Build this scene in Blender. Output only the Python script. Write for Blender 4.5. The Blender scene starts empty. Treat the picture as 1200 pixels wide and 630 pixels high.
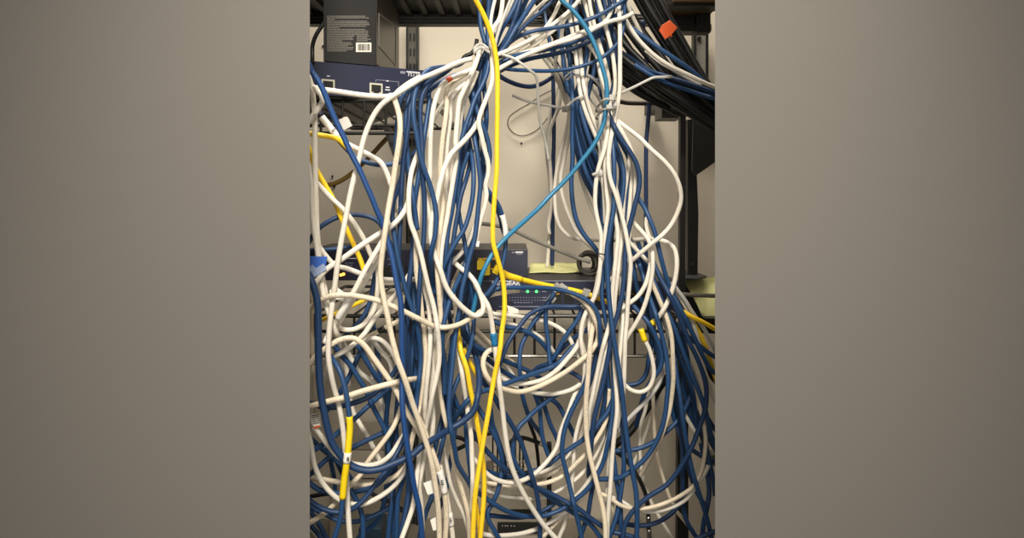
import bpy, bmesh, math, random
import numpy as np
from mathutils import Vector, Matrix

random.seed(7)
S = bpy.context.scene
COL = S.collection
F = 800.0                      # focal length in px of the 1200 px wide frame (24 mm on 36 mm)
CX, CY = 600.0, 230.0          # principal point: lens shifted down, so uprights stay upright
CAMZ = 1.45

def P(px, py, D):
    return Vector(((px - CX) / F * D, D, CAMZ - (py - CY) / F * D))

# ------------------------------------------------------------------ materials
def srgb(r, g, b):
    def c(v):
        v /= 255.0
        return v / 12.92 if v <= 0.04045 else ((v + 0.055) / 1.055) ** 2.4
    return (c(r), c(g), c(b), 1.0)

def mat(name, rgb, rough=0.5, metal=0.0, spec=0.5, var=0.0, vscale=40.0, bump=0.0, bscale=400.0, coat=0.0):
    m = bpy.data.materials.new(name); m.use_nodes = True
    nt = m.node_tree; b = nt.nodes['Principled BSDF']
    b.inputs['Base Color'].default_value = srgb(*rgb)
    b.inputs['Roughness'].default_value = rough
    b.inputs['Metallic'].default_value = metal
    b.inputs['Specular IOR Level'].default_value = spec
    if coat: b.inputs['Coat Weight'].default_value = coat
    tc = nt.nodes.new('ShaderNodeTexCoord')
    if var > 0:
        n = nt.nodes.new('ShaderNodeTexNoise'); n.inputs['Scale'].default_value = vscale
        n.inputs['Detail'].default_value = 5
        nt.links.new(tc.outputs['Object'], n.inputs['Vector'])
        mx = nt.nodes.new('ShaderNodeMix'); mx.data_type = 'RGBA'
        c = srgb(*rgb)
        mx.inputs['A'].default_value = tuple(v * (1 - var) for v in c[:3]) + (1,)
        mx.inputs['B'].default_value = tuple(min(1, v * (1 + var)) for v in c[:3]) + (1,)
        nt.links.new(n.outputs['Fac'], mx.inputs['Factor'])
        nt.links.new(mx.outputs['Result'], b.inputs['Base Color'])
    if bump > 0:
        n2 = nt.nodes.new('ShaderNodeTexNoise'); n2.inputs['Scale'].default_value = bscale
        nt.links.new(tc.outputs['Object'], n2.inputs['Vector'])
        bp = nt.nodes.new('ShaderNodeBump'); bp.inputs['Strength'].default_value = bump
        bp.inputs['Distance'].default_value = 0.001
        nt.links.new(n2.outputs['Fac'], bp.inputs['Height'])
        nt.links.new(bp.outputs['Normal'], b.inputs['Normal'])
    return m

def jacket(name, rgb, rough=0.42, spec=0.4, prn=None, amount=0.55):
    """PVC cable jacket; prn = colour of the small lettering printed along it (uses the tube UVs)."""
    m = mat(name, rgb, rough, spec=spec, var=0.07, vscale=9.0)
    if prn is None: return m
    nt = m.node_tree; b = nt.nodes['Principled BSDF']
    src = b.inputs['Base Color'].links[0].from_socket
    uv = nt.nodes.new('ShaderNodeUVMap')
    sep = nt.nodes.new('ShaderNodeSeparateXYZ'); nt.links.new(uv.outputs['UV'], sep.inputs[0])
    def math_(op, a, bb=None):
        n = nt.nodes.new('ShaderNodeMath'); n.operation = op
        for i, v in enumerate((a, bb)):
            if v is None: continue
            if isinstance(v, (int, float)): n.inputs[i].default_value = v
            else: nt.links.new(v, n.inputs[i])
        return n.outputs[0]
    # letters: fine noise along the length; only in a narrow band round the jacket; in runs with gaps
    cmb = nt.nodes.new('ShaderNodeCombineXYZ')
    nt.links.new(math_('MULTIPLY', sep.outputs[0], 900.0), cmb.inputs[0])
    nt.links.new(math_('MULTIPLY', sep.outputs[1], 14.0), cmb.inputs[1])
    nz = nt.nodes.new('ShaderNodeTexNoise'); nz.inputs['Scale'].default_value = 1.0; nz.inputs['Detail'].default_value = 1
    nt.links.new(cmb.outputs[0], nz.inputs['Vector'])
    letters = math_('GREATER_THAN', nz.outputs['Fac'], 0.53)
    band = math_('LESS_THAN', math_('ABSOLUTE', math_('SUBTRACT', sep.outputs[1], 0.5)), 0.07)
    nz2 = nt.nodes.new('ShaderNodeTexNoise'); nz2.noise_dimensions = '1D'; nz2.inputs['Scale'].default_value = 14.0
    nt.links.new(sep.outputs[0], nz2.inputs['W'])
    runs = math_('GREATER_THAN', nz2.outputs['Fac'], 0.5)
    f = math_('MULTIPLY', math_('MULTIPLY', letters, band), math_('MULTIPLY', runs, amount))
    mx = nt.nodes.new('ShaderNodeMix'); mx.data_type = 'RGBA'
    nt.links.new(f, mx.inputs['Factor']); nt.links.new(src, mx.inputs['A'])
    mx.inputs['B'].default_value = srgb(*prn)
    nt.links.new(mx.outputs['Result'], b.inputs['Base Color'])
    return m

def emit(name, rgb, strength):
    m = bpy.data.materials.new(name); m.use_nodes = True
    b = m.node_tree.nodes['Principled BSDF']
    b.inputs['Base Color'].default_value = srgb(*rgb)
    b.inputs['Emission Color'].default_value = srgb(*rgb)
    b.inputs['Emission Strength'].default_value = strength
    return m

M = {
 'W': jacket('white cable jacket', (224, 217, 203), 0.4, 0.35, (90, 86, 80), 0.22),
 'G': jacket('pale grey cable jacket', (186, 184, 178), 0.45, 0.35, (90, 86, 80), 0.22),
 'B': jacket('blue cable jacket', (35, 68, 108), 0.42, 0.38),
 'V': jacket('bright blue cable jacket', (30, 68, 122), 0.36, 0.45),
 'N': jacket('shaded blue cable jacket', (34, 52, 88), 0.45, 0.35),  # the blue jacket again, with the shade put into its colour
 'T': jacket('teal cable jacket', (42, 116, 154), 0.36, 0.45),
 'Y': jacket('yellow cable jacket', (247, 205, 42), 0.38, 0.4, (110, 84, 10), 0.35),
 'D': jacket('shaded yellow cable jacket', (138, 110, 48), 0.5),  # a yellow jacket darkened to paint in the shade under the shelf
 'D2': jacket('dark brown cable jacket', (62, 50, 42), 0.5),
 'K': jacket('black cable jacket', (22, 21, 20), 0.45, 0.4),
 'A': jacket('grey cable jacket', (126, 122, 112), 0.5),
 'wall': mat('cream wall paint', (224, 213, 193), 0.7, var=0.05, vscale=5, bump=0.06, bscale=260),
 'front': mat('greige wall paint', (108, 104, 98), 0.75, var=0.03, vscale=3.5, bump=0.04, bscale=300),
 'floor': mat('grey floor tile', (120, 115, 108), 0.5, var=0.1),
 'ceil': mat('white ceiling paint', (220, 216, 206), 0.8),
 'steel': mat('black powder coated steel', (24, 23, 21), 0.5, 0.0, var=0.15, vscale=60, bump=0.15, bscale=900),
 'wire': mat('dark shelf wire', (40, 38, 34), 0.4, 0.3),
 'bright': mat('glint bright wire', (150, 145, 135), 0.3, 0.85),  # glints on the lower shelf rod put into a brighter wire colour
 'galv': mat('galvanised steel', (96, 93, 84), 0.45, 0.5, var=0.3, vscale=250),
 'pale galv': mat('pale galvanised steel', (150, 147, 138), 0.5, 0.2, var=0.25, vscale=400),
 'grey plate': mat('dark grey steel plate', (42, 39, 35), 0.5, 0.1, var=0.1),
 'navy box': mat('navy painted metal', (36, 41, 66), 0.42, 0.1, var=0.05, vscale=30),
 'navy top': mat('charcoal painted metal', (54, 53, 55), 0.5, 0.1, var=0.08),
 'black': mat('matt black plastic', (22, 22, 22), 0.45, var=0.2, vscale=80),
 'carton': mat('black printed carton', (17, 16, 15), 0.6, var=0.1),
 'carton side': mat('dark olive carton', (52, 47, 38), 0.4, var=0.12, vscale=25),
 'ink': mat('grey ink', (128, 124, 114), 0.6, var=0.35, vscale=900),
 'ivory': mat('ivory plastic', (212, 206, 188), 0.45),
 'hole': mat('black socket', (9, 8, 8), 0.6),
 'white': mat('white plastic', (232, 229, 222), 0.45),
 'paper': mat('white paper', (236, 232, 220), 0.7),
 'letter': mat('white lettering', (220, 220, 225), 0.6),
 'dimletter': mat('grey lettering', (140, 142, 158), 0.6),
 'darkletter': mat('black lettering', (22, 22, 24), 0.6),
 'tie': mat('clear nylon', (172, 169, 162), 0.35, spec=0.5),
 'clear': mat('clear plug plastic', (140, 138, 132), 0.2, spec=0.6),
 'gold': mat('gold contacts', (190, 150, 60), 0.3, 0.8),
 'orange': mat('orange tape', (226, 92, 38), 0.55, var=0.08),
 'yellow': mat('yellow sleeve', (236, 205, 20), 0.45),
 'tealtape': mat('teal tape', (24, 110, 160), 0.45),
 'bluetag': mat('blue paper tag', (52, 96, 178), 0.55),
 'tape': mat('cloudy sticky tape', (150, 165, 195), 0.25, spec=0.6),
 'note': mat('pale green paper', (206, 204, 142), 0.75, var=0.05),
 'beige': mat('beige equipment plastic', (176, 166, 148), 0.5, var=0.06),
 'beige dark': mat('darker beige plastic', (140, 131, 116), 0.5),  # darker beige for side panel, trim, board and block
 'chrome': mat('chrome', (200, 196, 188), 0.18, 1.0),
 'string': mat('thin brown string', (70, 58, 44), 0.7),
 'wood': mat('brown wood edge', (128, 100, 66), 0.55, var=0.25, vscale=60),
 'velcro': mat('black hook tape', (20, 20, 20), 0.9),
 'green led': emit('green indicator', (60, 235, 90), 3.0),
 'orange led': emit('orange indicator', (255, 140, 50), 4.0),
 'tealbox': mat('dark teal plastic', (38, 62, 78), 0.5),
}
M['W2'] = jacket('cream cable jacket', (220, 206, 182), 0.45, 0.3, (70, 64, 58), 0.42)
M['B2'] = jacket('deep blue cable jacket', (31, 57, 93), 0.45, 0.35)

# ------------------------------------------------------------------ object helpers
def link(name, me, m=None, parent=None, smooth=False):
    o = bpy.data.objects.new(name, me); COL.objects.link(o)
    if m is not None: me.materials.append(m)
    if smooth:
        me.polygons.foreach_set('use_smooth', [True] * len(me.polygons))
    if parent is not None: o.parent = parent
    return o

def from_bm(name, bm, m, parent=None, smooth=False, bevel=0.0):
    if bevel > 0:
        bmesh.ops.bevel(bm, geom=[e for e in bm.edges], offset=bevel, segments=2, affect='EDGES', profile=0.5)
    bmesh.ops.recalc_face_normals(bm, faces=bm.faces)
    me = bpy.data.meshes.new(name); bm.to_mesh(me); bm.free()
    return link(name, me, m, parent, smooth)

def tag(o, label, cat, group=None):
    o['label'] = label; o['category'] = cat
    if group: o['group'] = group
    return o

def thing(name, label, cat, group=None):
    o = bpy.data.objects.new(name, None); COL.objects.link(o)
    o.empty_display_size = 0.02
    return tag(o, label, cat, group)

def struct(o):
    o['kind'] = 'structure'; return o

def hexa(bm, pts):
    """eight points: front four (tl,tr,br,bl) then back four"""
    v = [bm.verts.new(p) for p in pts]
    for f in ((0,1,2,3), (7,6,5,4), (0,4,5,1), (1,5,6,2), (2,6,7,3), (3,7,4,0)):
        bm.faces.new([v[i] for i in f])

def box_bm(bm, lo, hi):
    x0,y0,z0 = lo; x1,y1,z1 = hi
    hexa(bm, [(x0,y0,z1),(x1,y0,z1),(x1,y0,z0),(x0,y0,z0),(x0,y1,z1),(x1,y1,z1),(x1,y1,z0),(x0,y1,z0)])

def pxbox(bm, x0, y0, x1, y1, D, depth):
    """an upright box whose front face fills the px rectangle at distance D"""
    a = P(x0, y0, D); b = P(x1, y1, D)
    box_bm(bm, (a.x, D, b.z), (b.x, D + depth, a.z))

def prism(bm, pts, depth):
    """front polygon given as 3-D points, extruded straight back"""
    n = len(pts)
    a = [bm.verts.new(p) for p in pts]
    b = [bm.verts.new(Vector(p) + Vector((0, depth, 0))) for p in pts]
    bm.faces.new(a); bm.faces.new(b[::-1])
    for i in range(n):
        bm.faces.new((a[i], b[i], b[(i+1) % n], a[(i+1) % n]))

def quad_sheet(bm, pts, th):
    """a thin sheet through four (or more) 3-D points with thickness th"""
    pts = [Vector(p) for p in pts]
    n = (pts[1]-pts[0]).cross(pts[2]-pts[0]).normalized() * th
    if n.y < 0: n = -n
    k = len(pts)
    a = [bm.verts.new(p) for p in pts]; b = [bm.verts.new(p + n) for p in pts]
    bm.faces.new(a); bm.faces.new(b[::-1])
    for i in range(k):
        bm.faces.new((a[i], b[i], b[(i+1) % k], a[(i+1) % k]))

def catmull(pts, step):
    """centripetal-like Catmull-Rom through points (n, k), resampled with roughly equal steps in the first two columns"""
    p = np.asarray(pts, float)
    p = np.vstack([2*p[0]-p[1], p, 2*p[-1]-p[-2]])
    out = []
    for i in range(1, len(p) - 2):
        p0, p1, p2, p3 = p[i-1], p[i], p[i+1], p[i+2]
        t0 = 0.0
        t1 = t0 + max(1e-4, np.linalg.norm((p1-p0)[:2])) ** 0.5
        t2 = t1 + max(1e-4, np.linalg.norm((p2-p1)[:2])) ** 0.5
        t3 = t2 + max(1e-4, np.linalg.norm((p3-p2)[:2])) ** 0.5
        n = max(2, int(np.linalg.norm((p2-p1)[:2]) / step * 3) + 1)
        for t in np.linspace(t1, t2, n, endpoint=False):
            A1 = (t1-t)/(t1-t0)*p0 + (t-t0)/(t1-t0)*p1
            A2 = (t2-t)/(t2-t1)*p1 + (t-t1)/(t2-t1)*p2
            A3 = (t3-t)/(t3-t2)*p2 + (t-t2)/(t3-t2)*p3
            B1 = (t2-t)/(t2-t0)*A1 + (t-t0)/(t2-t0)*A2
            B2 = (t3-t)/(t3-t1)*A2 + (t-t1)/(t3-t1)*A3
            out.append((t2-t)/(t2-t1)*B1 + (t-t1)/(t2-t1)*B2)
    out.append(p[-2])
    out = np.array(out)
    s = np.concatenate([[0], np.cumsum(np.linalg.norm(np.diff(out[:, :2], axis=0), axis=1))])
    n = max(3, int(round(s[-1] / step)) + 1)
    u = np.linspace(0, s[-1], n)
    return np.stack([np.interp(u, s, out[:, k]) for k in range(out.shape[1])], 1)

def tube_mesh(name, pts, rad, sides=10, flat=1.0):
    """a round tube (flat < 1: a strap) along 3-D points, capped, with UVs (metres along, turn around)"""
    pts = np.asarray(pts, float); n = len(pts)
    rad = np.broadcast_to(np.asarray(rad, float), (n,))
    tan = np.gradient(pts, axis=0); tan /= np.linalg.norm(tan, axis=1)[:, None] + 1e-12
    up = np.array([0.0, -1.0, 0.0])
    nrm = up - tan[0] * up.dot(tan[0])
    if np.linalg.norm(nrm) < 1e-3: nrm = np.array([1.0, 0, 0])
    nrm /= np.linalg.norm(nrm)
    N = np.zeros_like(pts)
    for i in range(n):                       # keep one side turned to the room, so print and straps face out
        v = 0.5 * nrm + 0.5 * up
        v = v - tan[i] * v.dot(tan[i])
        L = np.linalg.norm(v)
        if L > 1e-4: nrm = v / L
        else:
            nrm = nrm - tan[i] * nrm.dot(tan[i]); nrm /= np.linalg.norm(nrm) + 1e-12
        N[i] = nrm
    Bn = np.cross(tan, N)
    ang = np.linspace(0, 2*np.pi, sides, endpoint=False) + np.pi
    ca, sa = np.cos(ang), np.sin(ang)
    V = pts[:, None, :] + rad[:, None, None] * (flat * ca[None, :, None] * N[:, None, :] + sa[None, :, None] * Bn[:, None, :])
    verts = V.reshape(-1, 3)
    length = np.concatenate([[0], np.cumsum(np.linalg.norm(np.diff(pts, axis=0), axis=1))])
    faces, uvs = [], []
    for i in range(n - 1):
        for j in range(sides):
            k = (j + 1) % sides
            faces.append((i*sides + j, i*sides + k, (i+1)*sides + k, (i+1)*sides + j))
            u0, u1 = length[i], length[i+1]
            v0, v1 = j / sides, (j + 1) / sides
            uvs += [(u0, v0), (u0, v1), (u1, v1), (u1, v0)]
    faces.append(tuple(range(sides))[::-1]); uvs += [(0, 0)] * sides
    faces.append(tuple((n-1)*sides + j for j in range(sides))); uvs += [(0, 0)] * sides
    me = bpy.data.meshes.new(name)
    me.from_pydata(verts.tolist(), [], faces)
    uvl = me.uv_layers.new(name='UVMap')
    uvl.data.foreach_set('uv', np.array(uvs, 'f').ravel())
    sm = [True] * len(faces); sm[-1] = sm[-2] = False
    me.polygons.foreach_set('use_smooth', sm)
    me.update()
    return me

def tube(name, pts, rad, m, parent=None, sides=10, flat=1.0):
    return link(name, tube_mesh(name, pts, rad, sides, flat), m, parent)

def lettering(name, text, size, where, m, parent, turn=0.0, extrude=0.0002, align='LEFT', bold=0.0):
    cu = bpy.data.curves.new('tmp_text', 'FONT')
    cu.body = text; cu.size = size; cu.extrude = extrude; cu.align_x = align
    cu.resolution_u = 2; cu.offset = size * bold
    o = bpy.data.objects.new('tmp_text', cu); COL.objects.link(o)
    bpy.context.view_layer.update()
    dg = bpy.context.evaluated_depsgraph_get()
    me = bpy.data.meshes.new_from_object(o.evaluated_get(dg))
    bpy.data.objects.remove(o); bpy.data.curves.remove(cu)
    me.materials.clear()
    R = Matrix.Rotation(turn, 4, 'Y') @ Matrix.Rotation(math.pi/2, 4, 'X')
    me.transform(Matrix.Translation(where) @ R)
    return link(name, me, m, parent)

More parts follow.
